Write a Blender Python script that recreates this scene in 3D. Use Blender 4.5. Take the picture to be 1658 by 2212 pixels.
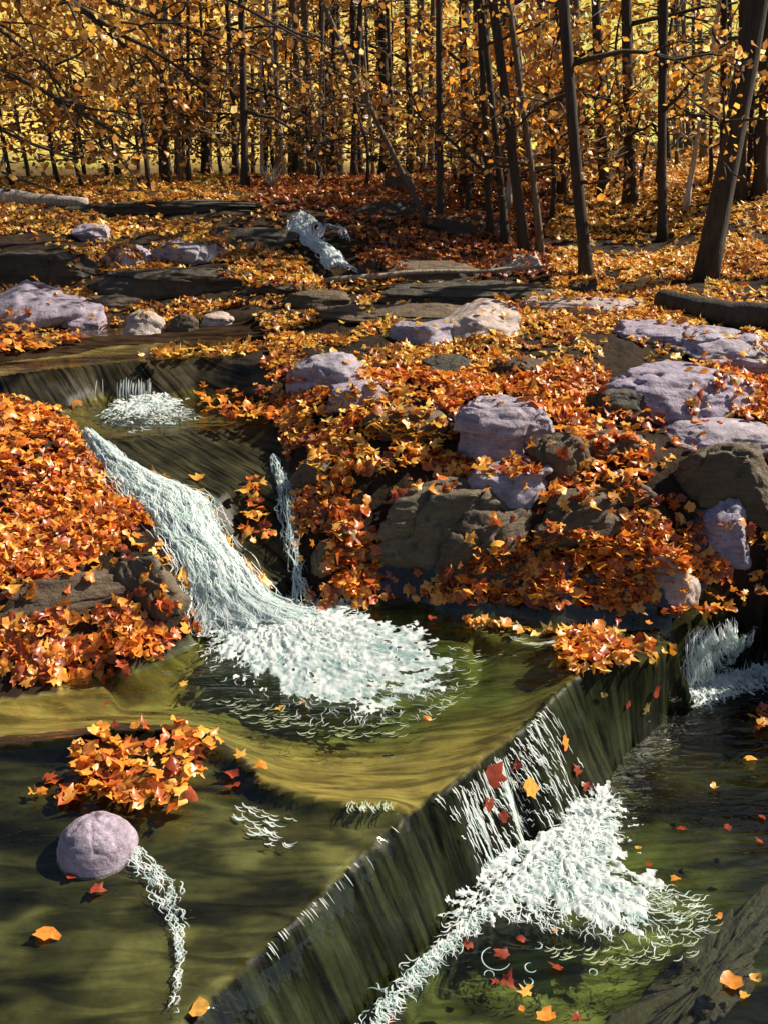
import bpy, math, random
import numpy as np
from mathutils import Vector, Matrix
from mathutils.bvhtree import BVHTree
from mathutils.geometry import delaunay_2d_cdt

for o in list(bpy.data.objects):
    bpy.data.objects.remove(o, do_unlink=True)
S = bpy.context.scene
COL = S.collection
R = math.radians
rng = np.random.default_rng(11)
random.seed(11)

# ------------------------------------------------------------------ camera
CAM_Z, PITCH, VFOV = 2.2, 23.2, 55.0
cam = bpy.data.cameras.new('camera')
cam.sensor_fit = 'VERTICAL'
cam.sensor_height = 24.0
cam.lens = 12.0 / math.tan(R(VFOV / 2))
cam.clip_start, cam.clip_end = 0.05, 1000.0
co = bpy.data.objects.new('camera', cam)
COL.objects.link(co)
co.location = (0, 0, CAM_Z)
co.rotation_euler = (R(90 - PITCH), 0, 0)
S.camera = co

# ------------------------------------------------------------------ light
SUN_AZ, SUN_EL = 70.0, 41.0            # clockwise from the view direction (+y), elevation
SUN_STRENGTH, SKY_STRENGTH, EXPOSURE = 5.0, 0.052, 0.7
w = bpy.data.worlds.new('World')
S.world = w
w.use_nodes = True
nt = w.node_tree
nt.nodes.clear()
sky = nt.nodes.new('ShaderNodeTexSky')
sky.sky_type = 'NISHITA'
sky.sun_disc = False
sky.sun_elevation = R(SUN_EL)
sky.sun_rotation = R(SUN_AZ)
bg = nt.nodes.new('ShaderNodeBackground')
bg.inputs[1].default_value = SKY_STRENGTH
wo = nt.nodes.new('ShaderNodeOutputWorld')
nt.links.new(sky.outputs[0], bg.inputs[0])
nt.links.new(bg.outputs[0], wo.inputs[0])
sd = bpy.data.lights.new('sun', 'SUN')
sd.energy = SUN_STRENGTH
sd.angle = R(0.5)
sd.color = (1.0, 0.90, 0.74)
so = bpy.data.objects.new('sun', sd)
COL.objects.link(so)
sdir = Vector((math.sin(R(SUN_AZ)) * math.cos(R(SUN_EL)), math.cos(R(SUN_AZ)) * math.cos(R(SUN_EL)), math.sin(R(SUN_EL))))
so.rotation_euler = sdir.to_track_quat('Z', 'Y').to_euler()
so.location = (8, 8, 12)
S.view_settings.view_transform = 'Standard'
S.view_settings.look = 'None'
S.view_settings.gamma = 1.0
S.view_settings.exposure = EXPOSURE
S.cycles.max_bounces = 6
S.cycles.transparent_max_bounces = 12
S.cycles.use_denoising = True

# ------------------------------------------------------------------ survey helpers
F, CU, CV = 1106 / math.tan(R(VFOV / 2)), 829.0, 1106.0
SP, CP = math.sin(R(PITCH)), math.cos(R(PITCH))


def ray(u, v):
    dx, dy = (u - CU) / F, (CV - v) / F
    return np.array([dx, CP + dy * SP, -SP + dy * CP])


def at_z(u, v, z):
    """the point at height z that the survey sighting (u, v) meets"""
    d = ray(u, v)
    return np.array([0, 0, CAM_Z]) + d * ((z - CAM_Z) / d[2])


def at_y(u, v, y):
    d = ray(u, v)
    return np.array([0, 0, CAM_Z]) + d * (y / d[1])


def sight(p):
    """inverse of at_z for arrays of points (n,3) -> u, v"""
    p = np.atleast_2d(p)
    y, z = p[:, 1], p[:, 2] - CAM_Z
    d = np.maximum(y * CP - z * SP, 1e-3)
    return CU + F * p[:, 0] / d, CV - F * (y * SP + z * CP) / d


def inpoly(u, v, poly):
    u, v = np.asarray(u), np.asarray(v)
    r = np.zeros(u.shape, bool)
    n = len(poly)
    for i in range(n):
        (x0, y0), (x1, y1) = poly[i], poly[(i + 1) % n]
        if y0 == y1:
            continue
        c = ((y0 > v) != (y1 > v)) & (u < (x1 - x0) * (v - y0) / (y1 - y0) + x0)
        r ^= c
    return r


# ------------------------------------------------------------------ noise
def _h(ix, iy, iz, s):
    n = (ix.astype(np.int64) * 374761393 + iy.astype(np.int64) * 668265263 + iz.astype(np.int64) * 1274126177 + s * 974634777) & 0xFFFFFFFF
    n = ((n ^ (n >> 13)) * 1274126177) & 0xFFFFFFFF
    n = (n ^ (n >> 16)) & 0xFFFFFFFF
    return n / 2147483647.5 - 1.0


def vnoise(x, y, z=None, s=0):
    x, y = np.asarray(x, float), np.asarray(y, float)
    z = np.zeros_like(x) if z is None else np.asarray(z, float)
    ix, iy, iz = np.floor(x), np.floor(y), np.floor(z)
    fx, fy, fz = x - ix, y - iy, z - iz
    fx, fy, fz = [f * f * f * (f * (f * 6 - 15) + 10) for f in (fx, fy, fz)]
    r = 0
    for a in (0, 1):
        for b in (0, 1):
            for c in (0, 1):
                r = r + _h(ix + a, iy + b, iz + c, s) * (fx if a else 1 - fx) * (fy if b else 1 - fy) * (fz if c else 1 - fz)
    return r


def fbm(x, y, z=None, o=4, s=0):
    r, a = 0, 1.0
    for k in range(o):
        f = 2.03 ** k
        r = r + a * vnoise(np.asarray(x) * f, np.asarray(y) * f, None if z is None else np.asarray(z) * f, s + k * 17)
        a *= 0.5
    return r / 1.9


def sst(a, b, x):
    t = np.clip((np.asarray(x) - a) / (b - a), 0, 1)
    return t * t * (3 - 2 * t)


# ------------------------------------------------------------------ mesh helpers
def mk(name, V, faces, mat, col=None, parent=None, smooth=True, attrs=None):
    """V (n,3); faces = list of int arrays (k,3)/(k,4)/...; one mesh object"""
    V = np.asarray(V, np.float32)
    me = bpy.data.meshes.new(name)
    faces = [np.asarray(f, np.int32) for f in faces if len(f)]
    tot = np.concatenate([np.full(len(f), f.shape[1], np.int32) for f in faces])
    li = np.concatenate([f.ravel() for f in faces])
    st = np.concatenate([[0], np.cumsum(tot)[:-1]]).astype(np.int32)
    me.vertices.add(len(V))
    me.vertices.foreach_set('co', V.ravel())
    me.loops.add(len(li))
    me.loops.foreach_set('vertex_index', li)
    me.polygons.add(len(tot))
    me.polygons.foreach_set('loop_start', st)
    me.polygons.foreach_set('loop_total', tot)
    if smooth:
        me.polygons.foreach_set('use_smooth', np.ones(len(tot), bool))
    me.update(calc_edges=True)
    if col is not None:
        a = me.color_attributes.new('Col', 'FLOAT_COLOR', 'POINT')
        c = np.ones((len(V), 4), np.float32)
        c[:, :3] = col
        a.data.foreach_set('color', c.ravel())
    for k, val in (attrs or {}).items():
        a = me.attributes.new(k, 'FLOAT', 'POINT')
        a.data.foreach_set('value', np.asarray(val, np.float32))
    me.materials.append(mat)
    o = bpy.data.objects.new(name, me)
    COL.objects.link(o)
    if parent is not None:
        o.parent = parent
    return o


def tag(o, label=None, cat=None, group=None, kind=None):
    if label:
        o['label'] = label
    if cat:
        o['category'] = cat
    if group:
        o['group'] = group
    if kind:
        o['kind'] = kind
    return o


def empty(name, loc, label, cat, group=None):
    o = bpy.data.objects.new(name, None)
    COL.objects.link(o)
    o.empty_display_size = 0.2
    o.location = loc
    return tag(o, label, cat, group)


def tube(pts, rad, sides=7, rough=0.0, seed=0):
    """closed tapered tube along pts (n,3) with radii rad (n,)"""
    pts, rad = np.asarray(pts, float), np.asarray(rad, float)
    n = len(pts)
    T = np.gradient(pts, axis=0)
    T /= np.linalg.norm(T, axis=1)[:, None] + 1e-9
    ref = np.array([0.31, 0.9, 0.2]) if abs(T[0] @ np.array([0.31, 0.9, 0.2])) < 0.8 else np.array([1.0, 0, 0])
    A = np.cross(T, ref)
    A /= np.linalg.norm(A, axis=1)[:, None] + 1e-9
    B = np.cross(T, A)
    th = np.arange(sides) / sides * 2 * math.pi
    rr = rad[:, None] * np.ones(sides)[None]
    if rough:
        ii, jj = np.meshgrid(np.arange(n), np.arange(sides), indexing='ij')
        rr = rr * (1 + rough * _h(ii, jj, jj * 0, seed))
    V = pts[:, None, :] + rr[:, :, None] * (np.cos(th)[None, :, None] * A[:, None, :] + np.sin(th)[None, :, None] * B[:, None, :])
    V = V.reshape(-1, 3)
    i, j = np.meshgrid(np.arange(n - 1), np.arange(sides), indexing='ij')
    j2 = (j + 1) % sides
    Q = np.stack([i * sides + j, i * sides + j2, (i + 1) * sides + j2, (i + 1) * sides + j], -1).reshape(-1, 4)
    V = np.concatenate([V, pts[:1], pts[-1:]])
    k = np.arange(sides)
    k2 = (k + 1) % sides
    b, t = n * sides, n * sides + 1
    T3 = np.concatenate([np.stack([k2, k, np.full(sides, b)], -1), np.stack([(n - 1) * sides + k, (n - 1) * sides + k2, np.full(sides, t)], -1)])
    return V, Q, T3


class MB:
    def __init__(s):
        s.v, s.f, s.c, s.n = [], [], [], 0

    def add(s, V, *faces, col=None):
        for f in faces:
            s.f.append(np.asarray(f) + s.n)
        s.v.append(V)
        s.c.append(np.ones((len(V), 3)) * (col if col is not None else 1.0))
        s.n += len(V)
        return s

    def build(s, name, mat, parent=None, smooth=True):
        V = np.concatenate(s.v)
        by = {}
        for f in s.f:
            by.setdefault(f.shape[1], []).append(f)
        return mk(name, V, [np.concatenate(x) for x in by.values()], mat, np.concatenate(s.c), parent, smooth)


# ------------------------------------------------------------------ materials
def node_mat(name):
    m = bpy.data.materials.new(name)
    m.use_nodes = True
    t = m.node_tree
    t.nodes.clear()
    return m, t, t.nodes.new('ShaderNodeOutputMaterial')


def N(t, typ, **kw):
    n = t.nodes.new(typ)
    for k, v in kw.items():
        if k.startswith('i_'):
            n.inputs[int(k[2:]) if k[2:].isdigit() else k[2:].replace('_', ' ')].default_value = v
        else:
            setattr(n, k, v)
    return n


def noise_tex(t, scale, detail=4, rough=0.55, vec=(1, 1, 1), dist=0.0):
    tc = N(t, 'ShaderNodeTexCoord')
    mp = N(t, 'ShaderNodeMapping')
    mp.inputs['Scale'].default_value = vec
    g = N(t, 'ShaderNodeNewGeometry')
    t.links.new(g.outputs['Position'], mp.inputs[0])
    n = N(t, 'ShaderNodeTexNoise')
    n.inputs['Scale'].default_value = scale
    n.inputs['Detail'].default_value = detail
    n.inputs['Roughness'].default_value = rough
    n.inputs['Distortion'].default_value = dist
    t.links.new(mp.outputs[0], n.inputs['Vector'])
    t.nodes.remove(tc)
    return n.outputs['Fac']


def ramp(t, src, stops):
    r = N(t, 'ShaderNodeValToRGB')
    e = r.color_ramp.elements
    while len(e) < len(stops):
        e.new(0.5)
    for k, (p, c) in enumerate(stops):
        e[k].position = p
        e[k].color = (*c, 1) if isinstance(c, tuple) else (c, c, c, 1)
    t.links.new(src, r.inputs[0])
    return r.outputs[0]


def mult(t, a, b, fac=1.0):
    m = N(t, 'ShaderNodeMix', data_type='RGBA', blend_type='MULTIPLY')
    m.inputs[0].default_value = fac
    t.links.new(a, m.inputs[6])
    t.links.new(b, m.inputs[7])
    return m.outputs[2]


def attr(t, name='Col'):
    a = N(t, 'ShaderNodeAttribute')
    a.attribute_name = name
    return a


def bump(t, h, strength, dist=0.02, normal=None):
    b = N(t, 'ShaderNodeBump')
    b.inputs['Strength'].default_value = strength
    b.inputs['Distance'].default_value = dist
    t.links.new(h, b.inputs['Height'])
    if normal:
        t.links.new(normal, b.inputs['Normal'])
    return b.outputs[0]


def mat_terrain():
    m, t, out = node_mat('ground_rock')
    p = N(t, 'ShaderNodeBsdfPrincipled')
    c = attr(t).outputs['Color']
    big = ramp(t, noise_tex(t, 7, 6, 0.62), [(0.3, 0.45), (0.7, 1.55)])
    fine = ramp(t, noise_tex(t, 60, 5, 0.65), [(0.3, 0.55), (0.7, 1.45)])
    # water-worn streaks running down the rock steps: tight along the step, long down it
    g0 = N(t, 'ShaderNodeNewGeometry')
    vr = N(t, 'ShaderNodeVectorRotate', rotation_type='Z_AXIS')
    vr.inputs['Angle'].default_value = R(-49)
    mp0 = N(t, 'ShaderNodeMapping')
    mp0.inputs['Scale'].default_value = (42, 2.2, 2.2)
    n0 = N(t, 'ShaderNodeTexNoise')
    n0.inputs['Scale'].default_value = 1.0
    n0.inputs['Detail'].default_value = 5
    n0.inputs['Roughness'].default_value = 0.62
    t.links.new(g0.outputs['Position'], vr.inputs['Vector'])
    t.links.new(vr.outputs[0], mp0.inputs[0])
    t.links.new(mp0.outputs[0], n0.inputs['Vector'])
    stre = mult(t, ramp(t, n0.outputs['Fac'], [(0.38, 0.10), (0.64, 2.4)]), ramp(t, noise_tex(t, 5, 5, 0.6), [(0.35, 0.45), (0.65, 1.4)]))
    ripple_tone = ramp(t, noise_tex(t, 1.0, 3, 0.5, (3.0, 14, 3.0), 1.2), [(0.38, 0.5), (0.60, 1.35)])  # light and dark of surface ripples, painted into the bed colour
    c1 = mult(t, mult(t, c, big), fine)
    c2 = mult(t, c, stre)
    c3 = mult(t, mult(t, c, ripple_tone), big, 0.6)
    mx = N(t, 'ShaderNodeMix', data_type='RGBA')
    t.links.new(attr(t, 'streak').outputs['Fac'], mx.inputs[0])
    t.links.new(c1, mx.inputs[6])
    t.links.new(c2, mx.inputs[7])
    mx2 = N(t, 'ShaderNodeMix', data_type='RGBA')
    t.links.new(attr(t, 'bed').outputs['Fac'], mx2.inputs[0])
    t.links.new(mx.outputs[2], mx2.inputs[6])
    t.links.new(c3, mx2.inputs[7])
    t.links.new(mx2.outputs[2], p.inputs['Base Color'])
    rg = N(t, 'ShaderNodeMapRange')
    rg.inputs['To Min'].default_value = 0.9
    rg.inputs['To Max'].default_value = 0.42
    t.links.new(attr(t, 'wet').outputs['Fac'], rg.inputs[0])
    t.links.new(rg.outputs[0], p.inputs['Roughness'])
    sp = N(t, 'ShaderNodeMapRange')             # stone lying under water has no glint of its own
    sp.inputs['To Min'].default_value = 0.14
    sp.inputs['To Max'].default_value = 0.0
    t.links.new(attr(t, 'under').outputs['Fac'], sp.inputs[0])
    t.links.new(sp.outputs[0], p.inputs['Specular IOR Level'])
    b1 = N(t, 'ShaderNodeBump')
    b1.inputs['Distance'].default_value = 0.03
    t.links.new(noise_tex(t, 22, 8, 0.65), b1.inputs['Height'])
    sm = N(t, 'ShaderNodeMapRange')             # stone under running water is worn smooth
    sm.inputs['To Min'].default_value = 0.75
    sm.inputs['To Max'].default_value = 0.16
    t.links.new(attr(t, 'wet').outputs['Fac'], sm.inputs[0])
    t.links.new(sm.outputs[0], b1.inputs['Strength'])
    b = bump(t, n0.outputs['Fac'], 0.12, 0.012, b1.outputs[0])
    t.links.new(b, p.inputs['Normal'])
    t.links.new(p.outputs[0], out.inputs[0])
    return m


def mat_rock():
    m, t, out = node_mat('weathered_rock')
    p = N(t, 'ShaderNodeBsdfPrincipled')
    c = attr(t).outputs['Color']
    a = ramp(t, noise_tex(t, 9, 7, 0.65), [(0.28, 0.62), (0.68, 1.25)])
    s = ramp(t, noise_tex(t, 1.0, 5, 0.62, (10, 14, 60)), [(0.3, 0.7), (0.7, 1.2)])
    f = ramp(t, noise_tex(t, 95, 5, 0.7), [(0.3, 0.7), (0.7, 1.25)])
    cc = mult(t, mult(t, mult(t, c, a), s), f)
    # lichen and damp stains
    st = ramp(t, noise_tex(t, 16, 5, 0.6), [(0.58, 0.0), (0.68, 1.0)])
    mx = N(t, 'ShaderNodeMix', data_type='RGBA')
    dk = N(t, 'ShaderNodeRGB')
    dk.outputs[0].default_value = (.30, .27, .19, 1)
    t.links.new(mult(t, cc, dk.outputs[0]), mx.inputs[7])
    k = N(t, 'ShaderNodeMath', operation='MULTIPLY')
    k.inputs[1].default_value = 0.75
    t.links.new(st, k.inputs[0])
    t.links.new(k.outputs[0], mx.inputs[0])
    t.links.new(cc, mx.inputs[6])
    t.links.new(mx.outputs[2], p.inputs['Base Color'])
    p.inputs['Roughness'].default_value = 0.72
    b = bump(t, noise_tex(t, 14, 8, 0.68), 0.8, 0.03)
    b = bump(t, noise_tex(t, 1.0, 5, 0.6, (12, 16, 70)), 0.35, 0.012, b)
    t.links.new(b, p.inputs['Normal'])
    t.links.new(p.outputs[0], out.inputs[0])
    return m


def mat_leaf(name='autumn_leaf', tr=0.35):
    m, t, out = node_mat(name)
    c = attr(t).outputs['Color']
    f = ramp(t, noise_tex(t, 70, 3, 0.6), [(0.3, 0.72), (0.7, 1.2)])
    c = mult(t, c, f)
    d = N(t, 'ShaderNodeBsdfDiffuse')
    tl = N(t, 'ShaderNodeBsdfTranslucent')
    g = N(t, 'ShaderNodeBsdfGlossy')
    g.inputs['Roughness'].default_value = 0.38
    g.inputs['Color'].default_value = (1, 0.97, 0.95, 1)
    t.links.new(c, d.inputs[0])
    t.links.new(c, tl.inputs[0])
    a = N(t, 'ShaderNodeMixShader')
    a.inputs[0].default_value = tr
    t.links.new(d.outputs[0], a.inputs[1])
    t.links.new(tl.outputs[0], a.inputs[2])
    b = N(t, 'ShaderNodeMixShader')
    b.inputs[0].default_value = 0.045
    t.links.new(a.outputs[0], b.inputs[1])
    t.links.new(g.outputs[0], b.inputs[2])
    t.links.new(b.outputs[0], out.inputs[0])
    return m


def mat_water(name, tint, ripple=(5, 16), strength=0.25, refl=1.0):
    m, t, out = node_mat(name)
    h = noise_tex(t, 1.0, 3, 0.5, (ripple[0], ripple[1], 6), 0.8)
    h2 = noise_tex(t, 1.0, 2, 0.5, (ripple[0] * 3.1, ripple[1] * 2.3, 9), 0.5)
    b = bump(t, h, strength, 0.03)
    b = bump(t, h2, strength * 0.6, 0.012, b)
    tr = N(t, 'ShaderNodeBsdfTransparent')
    tr.inputs[0].default_value = (*tint, 1)
    g = N(t, 'ShaderNodeBsdfGlossy')
    g.inputs['Roughness'].default_value = 0.05
    t.links.new(b, g.inputs['Normal'])
    ge = N(t, 'ShaderNodeNewGeometry')
    dt = N(t, 'ShaderNodeVectorMath', operation='DOT_PRODUCT')
    t.links.new(ge.outputs['Incoming'], dt.inputs[0])
    t.links.new(b, dt.inputs[1])
    ab = N(t, 'ShaderNodeMath', operation='ABSOLUTE')
    t.links.new(dt.outputs['Value'], ab.inputs[0])
    om = N(t, 'ShaderNodeMath', operation='SUBTRACT', use_clamp=True)
    om.inputs[0].default_value = 1.0
    t.links.new(ab.outputs[0], om.inputs[1])
    p5 = N(t, 'ShaderNodeMath', operation='POWER')
    p5.inputs[1].default_value = 5.0
    t.links.new(om.outputs[0], p5.inputs[0])
    k = N(t, 'ShaderNodeMath', operation='MULTIPLY_ADD', use_clamp=True)   # Schlick reflectance of water
    k.inputs[1].default_value = 0.97 * refl
    k.inputs[2].default_value = 0.025 * refl
    t.links.new(p5.outputs[0], k.inputs[0])
    mx = N(t, 'ShaderNodeMixShader')
    t.links.new(k.outputs[0], mx.inputs[0])
    t.links.new(tr.outputs[0], mx.inputs[1])
    t.links.new(g.outputs[0], mx.inputs[2])
    t.links.new(mx.outputs[0], out.inputs[0])
    return m


def mat_foam():
    m, t, out = node_mat('white_water')
    p = N(t, 'ShaderNodeBsdfPrincipled')
    t.links.new(attr(t).outputs['Color'], p.inputs['Base Color'])
    p.inputs['Roughness'].default_value = 0.25
    p.inputs['Specular IOR Level'].default_value = 0.5
    tl = N(t, 'ShaderNodeBsdfTranslucent')
    t.links.new(attr(t).outputs['Color'], tl.inputs[0])
    mx = N(t, 'ShaderNodeMixShader')
    mx.inputs[0].default_value = 0.4
    t.links.new(p.outputs[0], mx.inputs[1])
    t.links.new(tl.outputs[0], mx.inputs[2])
    t.links.new(mx.outputs[0], out.inputs[0])
    return m


def mat_bark(name, rough_scale=1.0):
    m, t, out = node_mat(name)
    p = N(t, 'ShaderNodeBsdfPrincipled')
    a = ramp(t, noise_tex(t, 1.0, 6, 0.65, (40, 40, 6)), [(0.3, 0.5), (0.7, 1.5)])
    b_ = ramp(t, noise_tex(t, 3, 4, 0.6), [(0.3, 0.75), (0.7, 1.3)])
    t.links.new(mult(t, mult(t, attr(t).outputs['Color'], a), b_), p.inputs['Base Color'])
    p.inputs['Roughness'].default_value = 0.85
    t.links.new(bump(t, noise_tex(t, 1.0, 6, 0.65, (50, 50, 7)), 0.8, 0.02), p.inputs['Normal'])
    t.links.new(p.outputs[0], out.inputs[0])
    return m


M_TERR, M_ROCK, M_LEAF, M_FOAM, M_BARK = mat_terrain(), mat_rock(), mat_leaf(), mat_foam(), mat_bark('bark')
M_TLEAF = mat_leaf('tree_leaf', .62)
M_POOL = mat_water('pool_water', (0.93, 0.93, 0.76), (4, 15), 0.55, 2.2)
M_FILM = mat_water('running_water', (0.93, 0.94, 0.82), (5, 13), 0.6, 2.4)
M_UPPER = mat_water('still_water', (0.93, 0.92, 0.76), (3, 16), 0.3, 1.3)

# ------------------------------------------------------------------ terrain: survey lines (u, v, height)
LINES = [
    # lip of the big step, left bottom to right
    [(250, 2360, -.15), (400, 2212, -.13), (560, 2060, -.11), (700, 1925, -.09), (870, 1760, -.06), (1000, 1672, -.02), (1100, 1590, -.018), (1180, 1510, -.015), (1240, 1458, -.005), (1330, 1442, 0), (1420, 1422, -.05), (1470, 1392, -.09), (1510, 1355, -.09), (1580, 1342, -.09), (1658, 1300, -.02), (1760, 1270, 0), (1900, 1240, .02)],
    # its foot
    [(640, 2360, -.43), (780, 2212, -.43), (940, 2040, -.43), (1100, 1890, -.43), (1230, 1790, -.42), (1310, 1740, -.43), (1345, 1672, -.46), (1400, 1607, -.46), (1470, 1520, -.46), (1530, 1485, -.42), (1600, 1450, -.42), (1658, 1430, -.40), (1800, 1390, -.3)],
    [(760, 2360, -.6), (880, 2212, -.62), (1020, 2070, -.62), (1150, 1930, -.6), (1290, 1830, -.58), (1380, 1740, -.52), (1440, 1660, -.5), (1520, 1560, -.52), (1620, 1500, -.52), (1720, 1460, -.48)],
    [(1000, 2212, -.6), (1150, 2080, -.6), (1400, 1850, -.55), (1600, 1650, -.52)],
    [(1300, 2212, -.58), (1500, 2000, -.56), (1658, 1800, -.54)],
    [(1900, 1700, -.4), (1950, 2000, -.35), (2000, 2300, -.35)], [(2000, 1500, -.25)], [(1900, 1330, -.1)],
    # rim between the slab and the middle pool
    [(-250, 1640, .07), (0, 1612, .06), (160, 1592, .06), (250, 1576, .06), (430, 1582, .045), (520, 1640, .02), (570, 1690, .01), (650, 1716, .0), (760, 1736, -.012), (840, 1733, -.014)],
    [(-250, 1600, -.04), (0, 1575, -.05), (160, 1555, -.06), (250, 1545, -.07), (440, 1550, -.08), (550, 1615, -.09), (600, 1650, -.08), (660, 1680, -.08), (760, 1695, -.08), (840, 1690, -.08), (940, 1650, -.08), (1060, 1575, -.09), (1140, 1500, -.09), (1190, 1455, -.07)],
    [(-250, 1690, .02), (0, 1655, .01), (160, 1636, .01), (250, 1622, .0), (420, 1628, -.02), (500, 1684, -.05), (555, 1732, -.062), (645, 1760, -.068), (755, 1780, -.072), (830, 1774, -.072)],
    # slab
    [(0, 1700, .0), (200, 1760, -.02), (450, 1760, -.03), (640, 1790, -.06), (780, 1790, -.07)],
    [(0, 1850, -.05), (300, 1880, -.07), (560, 1900, -.09)], [(0, 2050, -.1), (250, 2060, -.1), (450, 2080, -.115)], [(-200, 2250, -.15), (200, 2212, -.14)],
    [(-400, 1900, .1), (-400, 2200, 0)], [(-600, 1700, .4)],
    # middle pool bed
    [(150, 1530, -.1), (500, 1530, -.2), (800, 1570, -.2), (1020, 1510, -.16)], [(600, 1430, -.25), (900, 1400, -.2), (1050, 1420, -.12)],
    # its upper shore
    [(-250, 1490, .03), (0, 1482, .03), (120, 1480, .02), (230, 1470, .02), (330, 1430, .02), (410, 1385, .02)],
    [(660, 1322, .01), (750, 1310, .02), (850, 1305, .02), (900, 1312, .01)],
    # shelf on the right that feeds the small fall
    [(900, 1330, -.03), (1000, 1345, -.03), (1150, 1365, -.05), (1250, 1360, -.075), (1350, 1365, -.1), (1460, 1375, -.11)],
    [(950, 1375, -.06), (1100, 1385, -.04), (1180, 1410, -.02)], [(1200, 1400, .01), (1300, 1400, .02), (1380, 1405, -.02)],
    # left bank: leafy apron, wedge of rock, upper bank
    [(-250, 1330, .24), (0, 1335, .22), (150, 1310, .22), (300, 1285, .22), (380, 1290, .2), (405, 1350, .1)],
    [(-250, 1250, .32), (0, 1290, .30), (130, 1230, .33), (230, 1170, .36), (310, 1125, .385), (335, 1115, .38)],
    [(-300, 900, .8), (0, 870, .60), (70, 862, .58), (130, 900, .54), (165, 942, .52)], [(0, 1060, .46), (100, 1000, .51)], [(-300, 1100, .6)],
    # cascade: left edge, bed, right edge
    [(170, 945, .5), (250, 1050, .44), (330, 1130, .36), (390, 1210, .26), (420, 1300, .12), (425, 1370, .02)],
    [(200, 955, .47), (300, 1070, .38), (400, 1170, .26), (480, 1260, .14), (540, 1330, .0), (570, 1370, -.1)],
    [(240, 955, .49), (330, 1040, .42), (440, 1082, .37), (490, 1180, .26), (580, 1290, .1), (650, 1330, .0)],
    # dark slab between the two cascades
    [(240, 948, .49), (300, 940, .49), (400, 928, .49), (480, 920, .5), (590, 915, .51)],
    [(440, 1065, .38), (520, 1050, .38), (590, 1045, .39), (615, 1010, .41)], [(520, 1200, .15), (570, 1230, .12), (605, 1240, .1)],
    [(590, 1000, .42), (620, 1080, .36), (630, 1180, .2), (650, 1300, .02)],
    # second pool and the ledge above it
    [(180, 900, .42), (300, 905, .40), (420, 895, .42), (500, 905, .46)],
    [(-300, 880, .62), (20, 862, .56), (130, 885, .50), (220, 858, .5), (340, 864, .5), (420, 845, .53), (520, 850, .56)],
    [(-300, 830, .68), (0, 815, .68), (100, 798, .68), (200, 790, .68), (340, 778, .68), (440, 774, .685), (500, 772, .7), (560, 790, .71)],
    [(0, 770, .6), (200, 755, .6), (400, 740, .62)],
    [(-300, 740, .74), (0, 738, .74), (100, 735, .74), (210, 725, .72), (350, 718, .72), (440, 700, .73), (520, 700, .74), (580, 720, .74), (560, 760, .73)],
    # right bank
    [(560, 790, .71), (600, 850, .63), (590, 915, .55), (620, 960, .5), (650, 1020, .44), (690, 1100, .34), (700, 1200, .2), (740, 1290, .06)],
    [(700, 760, .76), (720, 850, .7), (760, 930, .6), (780, 1020, .5), (800, 1120, .34), (850, 1230, .14)],
    [(900, 700, .84), (950, 800, .76), (980, 900, .65), (1000, 1000, .54), (1020, 1100, .4), (1050, 1200, .22), (1060, 1270, .06)],
    [(1200, 680, .86), (1200, 780, .8), (1220, 900, .66), (1230, 1000, .54), (1230, 1100, .4), (1230, 1200, .22), (1250, 1280, .06), (1280, 1320, 0)],
    [(1450, 690, .84), (1450, 800, .76), (1430, 900, .62), (1440, 1000, .52), (1440, 1100, .38), (1420, 1200, .22), (1450, 1250, .06), (1500, 1290, 0)],
    [(1658, 720, .82), (1658, 830, .7), (1658, 920, .6), (1658, 1040, .46), (1658, 1130, .3), (1658, 1220, .12)],
    [(1900, 700, .9), (1900, 900, .75), (1950, 1100, .5), (1900, 1200, .2)],
    # upper ground
    [(560, 690, .78), (560, 640, .84), (600, 600, .9)],
    [(-400, 620, .8), (0, 620, .8), (150, 640, .79), (300, 640, .79), (450, 650, .79)],
    [(-400, 530, 1.0), (0, 530, 1.0), (150, 540, 1.0), (250, 590, .92), (400, 610, .88), (560, 625, .84)],
    [(-400, 465, 1.1), (0, 470, 1.1), (200, 460, 1.1), (400, 490, 1.07), (550, 540, 1.0), (640, 580, .9), (700, 610, .84)],
    [(0, 420, 1.18), (300, 410, 1.2), (560, 430, 1.18), (600, 462, 1.15)],
    [(612, 462, 1.13), (650, 466, 1.13), (690, 470, 1.13)], [(640, 490, 1.07), (690, 540, .97), (740, 600, .83)],
    [(760, 470, 1.14), (790, 560, .95), (800, 600, .88), (900, 600, .86), (1000, 610, .86)], [(900, 470, 1.12), (1000, 520, 1.02), (1050, 560, .94)],
    [(1270, 600, .87), (1260, 540, .97), (1200, 480, 1.07)], [(1430, 520, .98), (1400, 600, .88), (1350, 650, .84)],
    [(1520, 600, .91), (1560, 520, 1.07), (1600, 450, 1.24)], [(1658, 600, .93), (1658, 500, 1.12), (1658, 430, 1.28), (1800, 400, 1.42)],
    [(700, 400, 1.2), (900, 400, 1.2), (1100, 410, 1.2), (1300, 420, 1.18)],
]
pts = []
for L in LINES:
    P = [at_z(*q) for q in L]
    for a, b in zip(P[:-1], P[1:]):
        k = max(1, int(np.linalg.norm((b - a)[:2]) / 0.06))
        seg = [a + (b - a) * i / k for i in range(k)]
        if L is LINES[0] or L is LINES[1]:                  # the step is chipped, not ruled
            seg = [q + np.array([.76, -.65, 0]) * (.035 * float(fbm(q[:1] * 5, q[1:2] * 5, o=4, s=15)[0]) + .012 * float(vnoise(q[:1] * 16, q[1:2] * 16, s=16)[0])) for q in seg]
        pts += seg
    pts.append(P[-1])
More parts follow.
